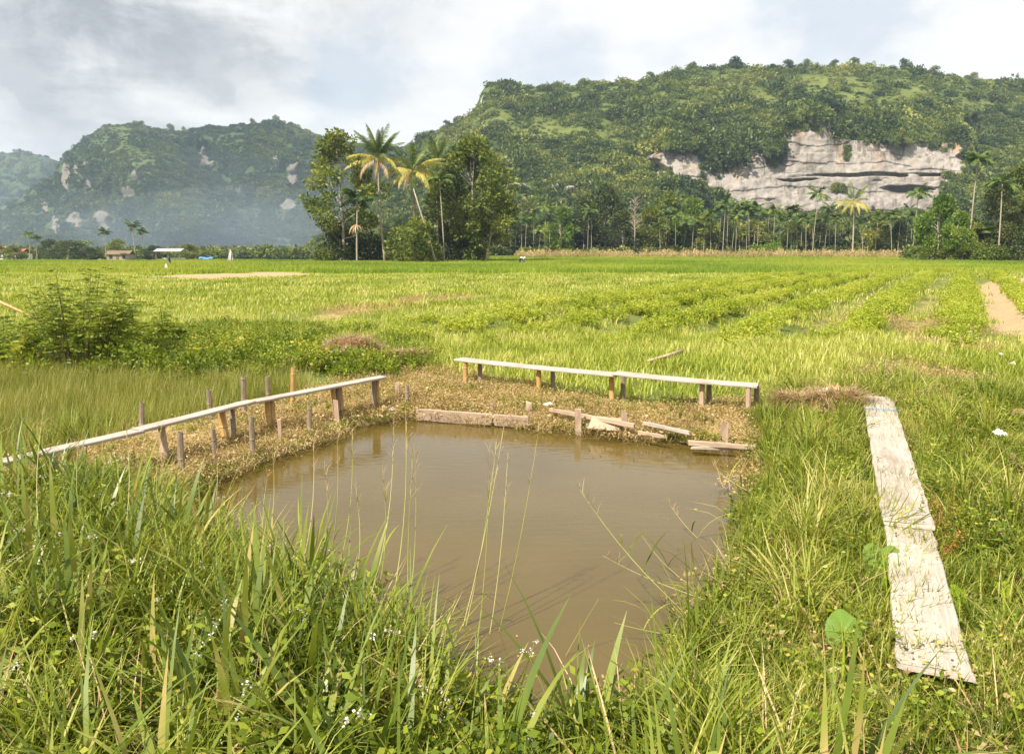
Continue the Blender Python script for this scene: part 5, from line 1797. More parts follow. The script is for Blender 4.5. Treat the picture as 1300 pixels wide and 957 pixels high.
for q_, u in enumerate((1094, 1103, 1112, 1122, 1131, 1141, 1149, 1157, 1166)):
    areca_at(u + R.uniform(-2, 2), R.uniform(262, 285), RD + R.uniform(-10, 4), "slim areca palm, %s from the left, in the row right of the yellow coconut palm" % ORD[q_], i=i); i += 1
areca_at(1031, 241, RD - 6, "single areca palm standing above its row before the cliff", None, 1)
areca_at(1158, 240, 170, "dark tall areca palm right of the yellow coconut palm", None, 2)

pY = [("g0", 80, 70, 1.0), ("g0", 200, 64, .95), ("g0", 330, 66, 1.0), ("g1", 20, 50, .95), ("g1", 280, 52, .9), ("g0", 140, 74, .95), ("y1", 165, 28, .9), ("y1", 10, 22, .9), ("y2", 190, 6, .9), ("y2", 350, 2, .9), ("y2", 215, -14, .85), ("y2", 320, -16, .85), ("y1", 260, 12, .85), ("y2", 250, -25, .8), ("y1", 90, 15, .85), ("y2", 290, -30, .8)]
coconut("coconut_palm", "coconut palm with yellow lower fronds standing before the pale cliff", foot(1082, 172), P(1084, 256, 172), (.1, 0, 0), pY, fl=1.0, seed=8)

big = [("dark_round_tree", 15, 12, .16, 34, 135, .7, "tree_deep"), ("green_round_tree", 14, 11, .14, 34, 135, .7, "tree_mid"), ("bright_tree", 12, 9.5, .14, 30, 135, .6, "tree_light"), ("tall_green_tree", 17, 10, .2, 36, 130, .7, "tree_mid")]
BG = [broadleaf_meshes(n_, H_, W_, lo_, nc, per, lf, M[mt], .22, 40 + i, rr=(.12, .2)) for i, (n_, H_, W_, lo_, nc, per, lf, mt) in enumerate(big)]
for i, (u, vt, wpx, D, k, lab) in enumerate((
        (712, 262, 44, 204, 2, "yellow green round tree right of the thin palms by the clump"), (741, 250, 46, 206, 0, "broad dark tree left of the tallest dark tree in the far row"),
        (768, 236, 60, 208, 0, "tallest dark broad tree in the far row left of the dead tree"), (790, 268, 40, 200, 0, "low dark tree just left of the bare grey tree"),
        (826, 262, 44, 204, 1, "mid green tree just right of the bare grey tree"), (848, 244, 52, 212, 1, "tall green tree under the left end of the cliff"),
        (874, 250, 50, 210, 2, "bright green tree under the left end of the cliff"), (894, 270, 42, 204, 1, "low green tree left of the dense palm row"),
        (1006, 280, 34, 206, 1, "low leafy tree within the palm row before the cliff"), (1113, 268, 36, 196, 1, "green tree right of the yellow coconut palm"),
        (1140, 282, 34, 190, 0, "low dark tree between the yellow palm and the bright tree"),
        (1190, 246, 56, 126, 2, "bright green tree at the near end of the right tree group"), (1214, 268, 40, 122, 2, "low bright tree beside the tall thin palm"),
        (1262, 226, 50, 128, 0, "dark tree right of the tall thin palm"), (1292, 205, 56, 140, 3, "tall yellow green tree at the right edge of the picture"),
        (1306, 240, 60, 126, 1, "leafy tree cut by the right edge of the picture"), (1240, 284, 40, 124, 1, "low leafy tree at the foot of the tall thin palm"),
        (1285, 272, 44, 122, 0, "low dark tree at the lower right of the tree group"), (1345, 215, 70, 130, 3, "tall green tree just beyond the right edge"),
        (660, 285, 40, 212, 0, "dark low tree behind the thin palms right of the clump"), (690, 278, 40, 212, 0, "dark low tree behind the right part of the thin palms"), (630, 288, 40, 214, 0, "dark low tree right behind the lone clump"),
        (920, 282, 46, 214, 0, "dark low tree behind the dense palm row"), (955, 280, 46, 214, 1, "green low tree behind the right part of the dense palm row"), (1040, 282, 46, 214, 0, "dark low tree behind the palms left of the yellow palm"))):
    H_, W_ = big[k][1], big[k][2]
    s = height(u, vt, D) / H_ / 1.06
    ws = wpx / 1000 * D / W_ * .95
    put_tree("broadleaf_tree", lab, "tree", BG[k], foot(u, D), i * 1.1, (ws, ws, s))

am = areca_meshes(height(1233, 210, 124), 33, 15, 2.6, .13, "areca", up=1.2)
put_tree("areca_palm", "tall thin palm with a pale trunk rising above the right tree group", "palm tree", am, foot(1229, 124))
am = areca_meshes(height(1268, 242, 121), 34, 12, 3.0, .12, "areca", up=.9)
put_tree("areca_palm", "palm with arching yellow tipped fronds in the right tree group", "palm tree", am, foot(1267, 121))
for i, (u, vt) in enumerate(((1280, 250), (1254, 290))):
    areca_at(u, vt, 123, ("slim palm between the dark tree and the picture's right edge", "short slim palm in the shade of the right tree group")[i], None, i)

# bare grey tree
H_ = height(805, 250, 198)
mb = MB()
mb.add(*tube([[0, 0, -.3], [.1, 0, H_ * .4], [0, .1, H_ * .75], [.1, 0, H_]], [.2, .15, .1, .03], 6))
cb = MB()
for k in range(60):
    h0 = H_ * R.uniform(.45, .95); a = R.rand() * 6.28; l = R.uniform(1.0, 2.8) * (1.25 - h0 / H_ * .7)
    e = np.array([math.cos(a) * l, math.sin(a) * l, h0 + R.uniform(.5, 1.8)])
    cb.add(*tube([[0, 0, h0], e * [.5, .5, 1] + [0, 0, -.4], e], [.06, .045, .02], 4, False))
dt = thing("bare_tree", "leafless grey tree standing in the far tree row", "tree", foot(805, 198))
link("trunk", mb.data("bare_trunk", M["bark"], True), dt)
link("branches", cb.data("bare_branches", M["bark"], True), dt)

# shrubs and small plants at the foot of the right trees
for i, (u, D, s, h, k, lab) in enumerate(((1166, 133, .8, .55, 2, "low reddish green shrub at the field edge left of the bright tree"), (1182, 124, .7, .5, 2, "small bush below the bright green tree"), (1222, 121, .8, .6, 1, "round bush at the foot of the tall thin palm"),
                                          (1246, 120, .8, .6, 2, "bush between the tall thin palm and the dark tree"), (1268, 119, .7, .6, 1, "bush below the arching yellow tipped palm"), (1295, 119, .9, .7, 0, "dark bush at the right edge by the rice"), (1320, 120, 1, .8, 0, "bush beyond the right edge of the picture"),
                                          (1202, 122, .6, .5, 1, "small bush between the bright tree and the thin palm"))):
    put_tree("shrub", lab, "shrub", BM[k], foot(u, D), i, (s, s, h), "shrubs along the right field edge")
lb = broadleaf_meshes("mound_bush", 3.0, 11.5, .02, 26, 130, .5, M["tree_light"], .1, 77, rr=(.10, .16))
put_tree("mound_shrub", "wide low pale green mound of scrub behind the dry maize", "shrub", lb, foot(977, 176), 0, (1.0, 1.0, .9))

# dark woodland behind the row: one mass
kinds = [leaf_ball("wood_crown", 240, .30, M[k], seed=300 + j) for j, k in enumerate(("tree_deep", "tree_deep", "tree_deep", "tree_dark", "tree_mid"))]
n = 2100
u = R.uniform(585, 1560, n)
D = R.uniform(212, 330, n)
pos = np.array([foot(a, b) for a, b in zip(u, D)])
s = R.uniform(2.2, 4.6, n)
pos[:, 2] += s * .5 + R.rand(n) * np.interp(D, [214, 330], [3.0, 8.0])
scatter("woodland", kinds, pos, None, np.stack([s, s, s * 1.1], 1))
# scrub belt at the foot of the left mountain
n = 2200
u = R.uniform(-160, 640, n)
D = R.uniform(300, 620, n)
pos = np.array([foot(a, b) for a, b in zip(u, D)])
s = R.uniform(2.2, 5.0, n)
pos[:, 2] += s * .3
scatter("foothill_scrub", [leaf_ball("scrub_crown", 220, .30, M[k], seed=330 + j) for j, k in enumerate(("tree_dark", "tree_mid", "hill_tree"))], pos, None, np.stack([s, s, s * .9], 1))

# bushes between the palm trunks of the row
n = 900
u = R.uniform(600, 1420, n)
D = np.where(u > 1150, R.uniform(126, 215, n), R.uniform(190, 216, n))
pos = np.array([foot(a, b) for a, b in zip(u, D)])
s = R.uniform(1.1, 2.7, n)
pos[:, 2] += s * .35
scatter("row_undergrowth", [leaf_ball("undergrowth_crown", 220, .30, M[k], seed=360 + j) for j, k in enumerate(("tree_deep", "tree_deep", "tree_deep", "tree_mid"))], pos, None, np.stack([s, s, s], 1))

# --- far left: palms, shrubs, houses
LD = 255.0
FAM = [areca_meshes(9.5, 60 + i, 13, 2.9, .16, "areca", up=1.1) for i in range(2)]
for i, (u, vt, D, lab) in enumerate(((38, 293, LD, "left palm of the pair by the red roofed house"), (47, 299, LD - 3, "right palm of the pair by the red roofed house"), (135, 290, LD, "bushy palm before the cliffs at the foot of the left mountain"),
                                     (86, 308, LD + 8, "short palm rising from the dark thicket by the mountain"), (112, 306, LD + 14, "thin palm right of the dark thicket"), (172, 282, LD + 10, "left tall palm beside the open shed"), (183, 290, LD + 6, "right tall palm beside the open shed"))):
    H_ = height(u, vt, D)
    s = H_ / 11.6
    put_tree("far_palm", lab, "palm tree", FAM[i % 2], foot(u, D), i * 1.7, (max(s, .8),) * 2 + (s,))
for i, (u, vt, wpx, D, k, lab) in enumerate(((18, 312, 30, LD - 12, 1, "rounded tree in front of the red roofed house"), (88, 306, 54, LD - 2, 0, "wide dark thicket between the palms at the left"), (112, 314, 34, LD - 6, 0, "low dark bush at the right end of the thicket"),
                                             (64, 304, 28, LD + 20, 0, "dark tree behind the gap right of the palm pair"), (196, 312, 34, LD + 4, 0, "dark bush beside the open shed"), (150, 304, 30, LD + 12, 1, "green tree behind the bushy palm"), (102, 306, 26, LD + 24, 2, "pale tree behind the dark thicket"),
                                             (-12, 306, 36, LD, 1, "tree at the far left edge beside the house"), (240, 310, 34, LD + 25, 1, "low tree between shed and blue tarpaulin"))):
    H_, W_ = big[k][1], big[k][2]
    s, ws = height(u, vt, D) / H_ / 1.06, wpx / 1000 * D / W_
    put_tree("broadleaf_tree", lab, "tree", BG[k], foot(u, D), i * 1.4, (ws, ws, s), "far trees by the houses")


# ------------------------------------------------------------------ houses, shed, tarpaulin, people and small things
M["wall_paint"] = solid("white_wall_paint", [(0, (0.60, 0.58, 0.54)), (1, (0.75, 0.73, 0.69))], 1.5, .9)
M["roof_red"] = solid("red_roof_tiles", [(0, (0.24, 0.08, 0.05)), (1, (0.34, 0.13, 0.09))], 3, .8, .2)
M["roof_grey"] = solid("zinc_roof", [(0, (0.24, 0.24, 0.25)), (1, (0.34, 0.34, 0.36))], 2, .5)
M["dark_open"] = solid("dark_window", [(0, (0.03, 0.03, 0.035)), (1, (0.05, 0.05, 0.05))], 2, .3)
M["tarp"] = solid("blue_tarpaulin", [(0, (0.05, 0.16, 0.42)), (1, (0.10, 0.26, 0.55))], 2, .5)
M["white_plastic"] = solid("white_plastic", [(0, (0.60, 0.58, 0.55)), (1, (0.78, 0.77, 0.75))], 9, .5)
M["skin"] = solid("brown_skin", [(0, (0.20, 0.11, 0.07)), (1, (0.26, 0.15, 0.10))], 9, .6)
M["dark_cloth"] = solid("dark_trousers", [(0, (0.03, 0.03, 0.05)), (1, (0.06, 0.06, 0.09))], 9, .9)
M["white_cloth"] = solid("white_shirt", [(0, (0.60, 0.60, 0.58)), (1, (0.74, 0.74, 0.72))], 9, .9)
M["soil_clod"] = solid("dug_earth", [(0, (0.16, 0.10, 0.06)), (1, (0.36, 0.25, 0.15))], 12, .95, .4)


def box_mesh(name, x0, x1, y0, y1, z0, z1, mat):
    V = [(x, y, z) for z in (z0, z1) for y in (y0, y1) for x in (x0, x1)]
    F = [(0, 2, 3, 1), (4, 5, 7, 6), (0, 1, 5, 4), (2, 6, 7, 3), (0, 4, 6, 2), (1, 3, 7, 5)]
    return mesh_data(name, V, F, [M[mat]], {"rnd": np.full(8, .5)})


def gable(name, x0, x1, y0, y1, z, h, th, mat, ov=.4):
    x0 -= ov; x1 += ov; y0 -= ov; y1 += ov
    ym = (y0 + y1) / 2
    V = []
    for dz in (0, th):
        V += [(x0, y0, z + dz), (x1, y0, z + dz), (x1, ym, z + h + dz), (x0, ym, z + h + dz), (x1, y1, z + dz), (x0, y1, z + dz)]
    F = [(6, 7, 8, 9), (9, 8, 10, 11), (1, 0, 3, 2), (2, 3, 5, 4), (0, 1, 7, 6), (4, 5, 11, 10), (1, 2, 8, 7), (2, 4, 10, 8), (3, 0, 6, 9), (5, 3, 9, 11)]
    return mesh_data(name, V, F, [M[mat]], {"rnd": np.full(12, .5)})


def house(name, label, u, D, w_, d_, h_, rh, roof, rz=0.0, wall="wall_paint"):
    t = thing(name, label, "house", foot(u, D), rz)
    mb_wall = link("wall", box_mesh("house_wall", -w_ / 2, w_ / 2, -d_ / 2, d_ / 2, -.3, h_, wall), t)
    link("roof", gable("house_roof", -w_ / 2, w_ / 2, -d_ / 2, d_ / 2, h_ - .02, rh, .12, roof), t)
    for x_ in (-w_ * .3, w_ * .28):
        link("window", box_mesh("house_window", x_ - .5, x_ + .5, -d_ / 2 - .03, -d_ / 2 + .05, .9, 2.1, "dark_open"), t)
    link("door", box_mesh("house_door", -.45, .45, -d_ / 2 - .03, -d_ / 2 + .05, -.1, 2.0, "bark_dark"), t)
    return t


house("red_roof_house", "house with red tiled roof and white wall at the far left edge", 3, LD + 10, 8, 6, 3.0, 2.0, "roof_red", .1)
house("red_roof_house", "small house with a red roof beside the palm pair", 25, LD + 4, 5, 5, 2.5, 1.5, "roof_red", -.2)
house("brown_house", "low brownish house behind the bushy palm at the mountain foot", 153, LD + 8, 7, 5, 2.3, 1.2, "bark_dark", .1, "bark")
sh = thing("open_shed", "open shed with a pale zinc roof on posts at the field's far side", "shed", foot(217, LD))
link("roof", gable("shed_roof", -4, 4, -2.5, 2.5, 3.3, .9, .08, "roof_grey"), sh)
for sx in (-3.8, 0, 3.8):
    for sy in (-2.2, 2.2):
        link("post", box_mesh("shed_post", sx - .1, sx + .1, sy - .1, sy + .1, -.3, 3.3, "bark_dark"), sh)
link("half_wall", box_mesh("shed_half_wall", -3.7, 3.7, 2.0, 2.1, 0, 1.3, "wall_paint"), sh)
# tarpaulin: sagging sheet on short poles
tp = thing("tarpaulin_shelter", "blue tarpaulin stretched low over poles at the far side of the fields", "tarpaulin", foot(263, LD))
gx, gy = np.meshgrid(np.linspace(-2.2, 2.2, 12), np.linspace(-1.6, 1.6, 8))
zz = 1.5 - .25 * np.cos(gx * 1.4) * .5 - .5 * (gy / 1.6) ** 2 + .06 * R.randn(*gx.shape)
i_ = np.arange(7)[:, None] * 12 + np.arange(11)[None]
F = np.stack([i_, i_ + 1, i_ + 13, i_ + 12], -1).reshape(-1, 4)
link("sheet", mesh_data("tarpaulin_sheet", np.stack([gx.ravel(), gy.ravel(), zz.ravel()], 1), F, [M["tarp"]], {"rnd": np.full(96, .5)}, True), tp)
for sx in (-2.1, 2.1):
    for sy in (-1.4, 1.4):
        link("pole", box_mesh("tarpaulin_pole", sx - .04, sx + .04, sy - .04, sy + .04, -.3, 1.1, "bark_dark"), tp)

# bundle of pale poles standing in the rice
p = foot(293, 112)
sb = thing("pole_stack", "tent shaped stack of pale poles and straw standing in the rice", "pole stack", p)
for k in range(14):
    a = k * .45
    l = R.uniform(1.3, 2.1)
    mb = MB(); mb.add(*tube([[math.cos(a) * .55, math.sin(a) * .55, -.1], [math.cos(a) * .1 + R.randn() * .05, R.randn() * .05, l]], [.045, .03], 5))
    link("pole", mb.data("stack_pole", M["straw"] if k % 3 == 0 else M["white_cloth"]), sb)

# dark bird perched on a stick and a white bag in the rice bund
p = gpix(216, 338)
p = foot(216, 92)
mb = MB(); mb.add(*tube([[.12, 0, -.2], [0, 0, .5], [-.10, 0, .95]], [.05, .06, .05], 6)); mb.add(*tube([[-.06, 0, .55], [-.16, 0, .98], [-.2, 0, 1.18]], [.09, .13, .05], 7))
tag(link("dark_stump", mb.data("dark_stump", M["dark_cloth"], True), None, p), "thin dark leaning stump sticking out of the rice", "stump")
p = foot(210, 74)
V = [(-.22, -.1, 0), (.2, -.14, 0), (.24, .14, 0), (-.2, .16, 0), (-.03, 0, .62), (.05, .03, .58)]
tag(link("white_bag", mesh_data("white_bag", V, [(0, 1, 5, 4), (1, 2, 5), (2, 3, 4, 5), (3, 0, 4), (3, 2, 1, 0)], [M["white_plastic"]], {"rnd": np.full(6, .5)}), None, p + [0, 0, .1]), "small white peaked plastic bag by the bare soil strip", "plastic bag")


# --- farmer bending over in the rice
def skin_body(name, joints, edges, radii, mat):
    me = bpy.data.meshes.new(name)
    me.from_pydata(joints, edges, [])
    me.materials.append(mat)
    o = link(name, me)
    md = o.modifiers.new("skin", "SKIN")
    o.modifiers.new("sub", "SUBSURF").levels = 1
    o.modifiers["sub"].render_levels = 1
    for v_, r_ in zip(me.skin_vertices[0].data, radii):
        v_.radius = (r_, r_)
    me.skin_vertices[0].data[0].use_root = True
    return o


p = foot(660, 104)
J = [(0, 0, .86), (.12, 0, .98), (.36, 0, 1.06), (.50, 0, 1.02), (.58, 0, .97), (.68, 0, .93),
     (.40, -.19, 1.0), (.46, -.21, .74), (.60, -.16, .52), (.64, -.15, .44), (.40, .19, 1.0), (.44, .21, .74), (.58, .16, .54), (.62, .15, .46),
     (0, -.10, .82), (.05, -.11, .46), (-.02, -.12, .06), (.10, -.12, .02), (0, .10, .82), (-.04, .11, .46), (-.10, .12, .06), (.02, .12, .02)]
E = [(0, 1), (1, 2), (2, 3), (3, 4), (4, 5), (2, 6), (6, 7), (7, 8), (8, 9), (2, 10), (10, 11), (11, 12), (12, 13), (0, 14), (14, 15), (15, 16), (16, 17), (0, 18), (18, 19), (19, 20), (20, 21)]
rad = [.14, .14, .16, .07, .09, .09, .06, .045, .035, .04, .06, .045, .035, .04, .085, .06, .045, .04, .085, .06, .045, .04]
fm = thing("person", "farmer in white shirt and pale hat bending over the rice", "person", p, .4)
b_ = skin_body("body", J, E, rad, M["dark_cloth"]); b_.parent = fm
s_ = skin_body("shirt", [(.06, 0, .93), (.2, 0, 1.02), (.38, 0, 1.07), (.41, -.19, 1.01), (.46, -.22, .76), (.41, .19, 1.01), (.45, .22, .76)], [(0, 1), (1, 2), (2, 3), (3, 4), (2, 5), (5, 6)], [.16, .175, .185, .08, .065, .08, .065], M["white_cloth"]); s_.parent = fm
mb = MB(); zz = np.array([0, .03, .10, .17]); mb.add(*tube(np.stack([.64 + zz * .5, 0 * zz, .98 + zz], 1), [.24, .15, .11, .02], 10))
link("hat", mb.data("farmer_hat", M["white_cloth"], True), fm)

# --- heaps of dry straw
def heap(label, u, v, w_, d_, h_, seed, rz=0.0):
    p = gpix(u, v)
    mb = MB()
    n = 1500
    a, r = R.rand(n) * 2 * PI, np.sqrt(R.rand(n))
    x_, y_ = r * np.cos(a), r * np.sin(a)
    z_ = np.sqrt(np.clip(1 - r * r, 0, 1)) * R.uniform(.75, 1.0, n) * (0.8 + .4 * fbm(x_ * 2 + seed, y_ * 2, seed))
    b = np.stack([x_ * w_ / 2, y_ * d_ / 2, z_ * h_ - .02], 1)
    mb.add(*blades(b, a + R.randn(n) * .9, rnd(.10, .30, n), rnd(.004, .009, n), rnd(.9, 1.7, n), rnd(.1, .9, n), 3))
    # packed inside
    th = np.linspace(0, 2 * PI, 17)[:-1]
    for k, (q, hh) in enumerate(((.96, .0), (.85, .45), (.55, .78), (.15, .9))):
        pass
    rings = [np.stack([np.cos(th) * w_ / 2 * q, np.sin(th) * d_ / 2 * q, np.full(16, hh * h_)], 1) for q, hh in ((.95, -.05), (.86, .40), (.56, .72), (.08, .84))]
    V = np.concatenate(rings)
    F = np.array([[k * 16 + j, k * 16 + (j + 1) % 16, (k + 1) * 16 + (j + 1) % 16, (k + 1) * 16 + j] for k in range(3) for j in range(16)])
    mb.add(V, F, .1)
    o = link("straw_heap", mb.data("straw_heap", M["straw"]), None, p + [0, 0, .06], (0, 0, rz))
    return tag(o, label, "straw heap")


heap("rounded heap of reddish dry straw on the bank behind the left walkway", 447, 456, 1.2, .95, .42, 3)
heap("low thin scatter of dry straw right of the rounded straw heap", 512, 458, .8, .5, .12, 5)
heap("bundle of dry straw beside the far end of the wide walkway", 1062, 524, .78, .55, .26, 7, .1)
heap("flat tail of straw left of the straw bundle by the wide walkway", 1012, 520, .6, .4, .13, 9)


def scrap(name, label, cat, u, v, size, mat, seed, group=None, dz=.02, sq=.5):
    """crumpled sheet of plastic or cloth"""
    p = gpix(u, v)
    n = 7
    gx, gy = np.meshgrid(np.linspace(-.5, .5, n), np.linspace(-.5, .5, n))
    zz = .45 * fbm(gx * 3.1 + seed, gy * 3.1, seed, 3) * (1.1 - 1.2 * np.hypot(gx, gy))
    zz = np.maximum(zz, 0)
    x_, y_ = gx * (1 + .3 * np.sin(gy * 7 + seed)), gy * sq * (1 + .3 * np.cos(gx * 6 + seed))
    V = np.stack([x_.ravel(), y_.ravel(), zz.ravel() * 1.4], 1) * size
    i_ = np.arange(n - 1)[:, None] * n + np.arange(n - 1)[None]
    F = np.stack([i_, i_ + 1, i_ + n + 1, i_ + n], -1).reshape(-1, 4)
    o = link(name, mesh_data(name, V, F, [M[mat]], {"rnd": np.full(n * n, .5)}, True), None, p + [0, 0, dz])
    o.rotation_euler = (0, 0, seed * 1.3)
    return tag(o, label, cat, group)


M["pale_cloth"] = solid("pale_cloth", [(0, (0.55, 0.45, 0.36)), (1, (0.72, 0.64, 0.56))], 9, .9)
scrap("pale_rag", "pale cloth rag lying on the straw bundle near the wide walkway", "rag", 1046, 519, .30, "pale_cloth", 3, dz=.18)
scrap("white_scrap", "white and green scrap floating at the far left pond corner", "litter", 499, 529, .12, "white_plastic", 5, "plastic scraps", .0)
scrap("white_scrap", "white crumpled plastic on the dug earth at the right edge", "litter", 1268, 572, .17, "white_plastic", 6, "plastic scraps", .15)
for u, v, s_, lab in ((1286, 468, .25, "white plastic scrap on the grass near the right edge"), (1270, 455, .2, "pale scrap beside the right path"), (1246, 410, .3, "white scrap lying where the bare path bends"), (1232, 393, .35, "white scrap at the left side of the bare path"),
                      (1261, 411, .25, "small white scrap on the bare path"), (577, 430, .22, "white plastic scrap left of the bench in the grass"),
                      (695, 520, .2, "white scrap lying on the bank right of the split post"), (703, 530, .15, "small pale scrap by the water right of the split post"), (872, 463, .14, "pale scrap at the end of the brown stick")):
    scrap("white_scrap", lab, "litter", u, v, s_ * .6, "white_plastic", int(u) % 17, "plastic scraps", .06)
# clods on the dug soil
for k, (u, v, lab) in enumerate(((1278, 560, "brown clod of dug earth at the lower right soil patch"), (1292, 530, "large clod of earth on the right soil mound"), (1285, 590, "clod of earth below the white plastic at right"))):
    p = gpix(u, v)
    o = link("earth_clod", heapless := mesh_data("earth_clod", *(lambda q: (q[0], q[1]))(tube([[-.14, 0, -.05], [-.08, .02, .05], [.05, -.02, .08], [.15, 0, -.02]], [.08, .13, .12, .07], 8)), [M["soil_clod"]], None, True), None, p, (0, .4 * k, k * 1.7), .55)
    tag(o, lab, "earth clod", "clods of dug earth")

# blue bottle near the lower edge
p = gpix(834, 900)
zb = np.array([0, .01, .15, .18, .20, .24])
mb = MB(); mb.add(*tube(np.stack([zb, 0 * zb, .03 + 0 * zb], 1), [.028, .032, .032, .022, .012, .012], 10))
bt = thing("plastic_bottle", "blue plastic bottle lying in the grass at the lower edge of the pond", "bottle", p + [0, 0, .12], 1.2, None, .4)
link("bottle_body", mb.data("bottle_body", M["tarp"], True), bt)
mb = MB(); mb.add(*tube([[.235, 0, .03], [.262, 0, .03]], [.015, .015], 8)); link("cap", mb.data("bottle_cap", M["white_plastic"]), bt)


# ------------------------------------------------------------------ plants that stand out one by one
def taro_leaf_mesh(name, L, mat):
    """heart shaped leaf in the XY plane, notch at the stalk, tip along +X"""
    n = 26
    t = np.linspace(0, 2 * PI, n, endpoint=False)
    rr = 1 - .42 * np.exp(-((t - PI) / .30) ** 2) + .16 * np.exp(-((t) / .35) ** 2) + .16 * np.exp(-((t - 2 * PI) / .35) ** 2)
    out = []
    for f in (0.02, .4, .75, 1.0):
        x_ = np.cos(t) * rr * f * L * .55
        y_ = np.sin(t) * rr * f * L * .47
        z_ = .10 * L * np.abs(y_ / (L * .5)) - .10 * L * f * f + .018 * L * np.cos(t * 8) * f
        out.append(np.stack([x_, y_, z_], 1))
    V = np.concatenate(out)
    F = np.array([[k * n + j, k * n + (j + 1) % n, (k + 1) * n + (j + 1) % n, (k + 1) * n + j] for k in range(3) for j in range(n)])
    V[:, 0] += L * .18
    rn = np.concatenate([np.full(n, .9), .45 + .15 * np.cos(t * 8), .4 + .12 * np.cos(t * 8), np.full(n, .35)])
    return mesh_data(name, V, F, [M[mat]], {"rnd": rn}, True)


def taro(label, items, base_u, base_v, mat="taro"):
    b = gpix(base_u, base_v)
    t = thing("taro_plant", label, "plant", b)
    for (u, v, D, L, pitch, yaw) in items:
        c = P(u, v, D) - b
        o = link("leaf", taro_leaf_mesh("taro_leaf", L, mat), t, c)
        o.rotation_euler = Euler((R.uniform(-.1, .1), pitch, yaw), "XYZ")
        rb = MB()
        for a_ in (0, .75, -.75, 1.55, -1.55, 2.3, -2.3):
            q_ = np.linspace(.03, .93, 6)
            k_ = 1 - .42 * math.exp(-((abs(a_) - PI) / .30) ** 2) + .16 * math.exp(-(a_ / .35) ** 2)
            x_, y_ = np.cos(a_) * k_ * q_ * L * .55, np.sin(a_) * k_ * q_ * L * .47
            z_ = .10 * L * np.abs(y_ / (L * .5)) - .10 * L * q_ ** 2 + .018 * L * np.cos(a_ * 8) * q_ + .002
            rb.add(*tube(np.stack([x_ + L * .18, y_, z_], 1), np.linspace(.0028, .0010, 6), 4, False))
        link("rib", rb.data("taro_rib", M["taro_yellow"]), o)
        mb = MB(); mb.add(*tube([[0, 0, -.03], c * .5 + [0, 0, .04], c], [.011, .008, .005], 6, False))
        link("stalk", mb.data("taro_stalk", M["taro_yellow"], True), t)


taro("big taro plant with a round blue green leaf beside the wide walkway", [(1120, 700, 4.75, .25, .55, -1.9)], 1128, 790)
taro("taro plant with upright pale leaf low at the right bottom", [(1072, 812, 3.75, .19, -.95, 1.4), (1040, 850, 3.7, .14, .4, 2.6)], 1068, 905)
taro("small yellow green leaf plant on the right side of the wide walkway", [(1212, 748, 4.35, .13, .5, -1.0), (1206, 758, 4.3, .10, -.5, 2.2)], 1222, 790, "taro_yellow")
taro("small yellow leaf plant among grass right of the walkway", [(1272, 742, 4.4, .10, .7, -1.4)], 1276, 785, "taro_yellow")
taro("low bright leaf plant beside the dug earth at right", [(1252, 592, 6.8, .34, .2, .3)], 1250, 612, "taro_yellow")


def stalk(label, u0, v0, D0, u1, v1, D1, r=.0042, bow=.06, head=True, leaf_n=1, mat="straw", hmat="lush"):
    b = P(u0, v0, D0)
    b[2] = float(gz(b[0], b[1]))
    e = P(u1, v1, D1) - b
    t = thing("grass_stalk", label, "grass stalk", b, 0, "tall grass stalks in front of the pond")
    s = np.linspace(0, 1, 9)
    side = np.array([bow, 0, 0])
    pts = e * s[:, None] + side * np.sin(s * PI)[:, None]
    mb = MB(); mb.add(*tube(pts, np.linspace(r, r * .35, 9), 5, False))
    link("culm", mb.data("grass_culm", M[mat], True), t)
    if head:
        mb = MB()
        n = 26
        q = R.uniform(.80, 1.0, n)
        bb = np.stack([np.interp(q, s, pts[:, i]) for i in range(3)], 1)
        d_ = e / np.linalg.norm(e)
        az = R.rand(n) * 2 * PI
        mb.add(*blades(bb, az, rnd(.03, .11, n), .0022, rnd(.2, .8, n), .6, 2))
        link("seed_head", mb.data("grass_seed_head", M["straw"]), t)
    for k in range(leaf_n):
        q = R.uniform(.25, .6)
        bb = np.array([np.interp(q, s, pts[:, i]) for i in range(3)])
        mb = MB(); mb.add(*blades([bb], R.rand() * 6.28, R.uniform(.2, .4), .012, .5, 1.1, 5))
        link("leaf", mb.data("stalk_leaf", M[hmat]), t)


NUM = "ten eleven twelve nine thirteen fourteen fifteen sixteen seventeen eighteen nineteen twenty twenty-one twenty-two twenty-three eight seven six three one four five two".split()
for i, a in enumerate(((398, 800, 4.5, 412, 590, 4.6), (404, 805, 4.5, 428, 556, 4.6), (420, 800, 4.6, 447, 545, 4.8), (372, 800, 4.6, 398, 560, 4.8), (440, 820, 4.4, 452, 620, 4.5), (462, 820, 4.4, 500, 540, 4.7), (470, 830, 4.3, 486, 600, 4.5),
                       (487, 820, 4.3, 515, 520, 4.7), (500, 830, 4.3, 527, 575, 4.6), (530, 830, 4.2, 526, 560, 4.5), (535, 800, 4.3, 640, 540, 4.6), (545, 810, 4.3, 632, 552, 4.6), (578, 800, 4.2, 622, 562, 4.5), (582, 800, 4.2, 686, 533, 4.6),
                       (585, 805, 4.2, 645, 575, 4.5), (350, 800, 4.7, 340, 600, 4.8), (330, 780, 4.8, 345, 560, 5.0), (300, 780, 4.8, 275, 620, 5.0), (150, 800, 4.6, 160, 540, 4.9), (60, 760, 4.6, 55, 520, 5.0), (215, 760, 4.9, 205, 540, 5.2), (255, 760, 5.0, 275, 570, 5.2), (120, 760, 4.8, 100, 560, 5.0))):
    stalk("tall grass stalk with seed head before the pond, number %s from the left" % NUM[i], *a, bow=.05 * (1 if a[3] > a[0] else -1), leaf_n=1 if i % 2 else 0, mat="culm")
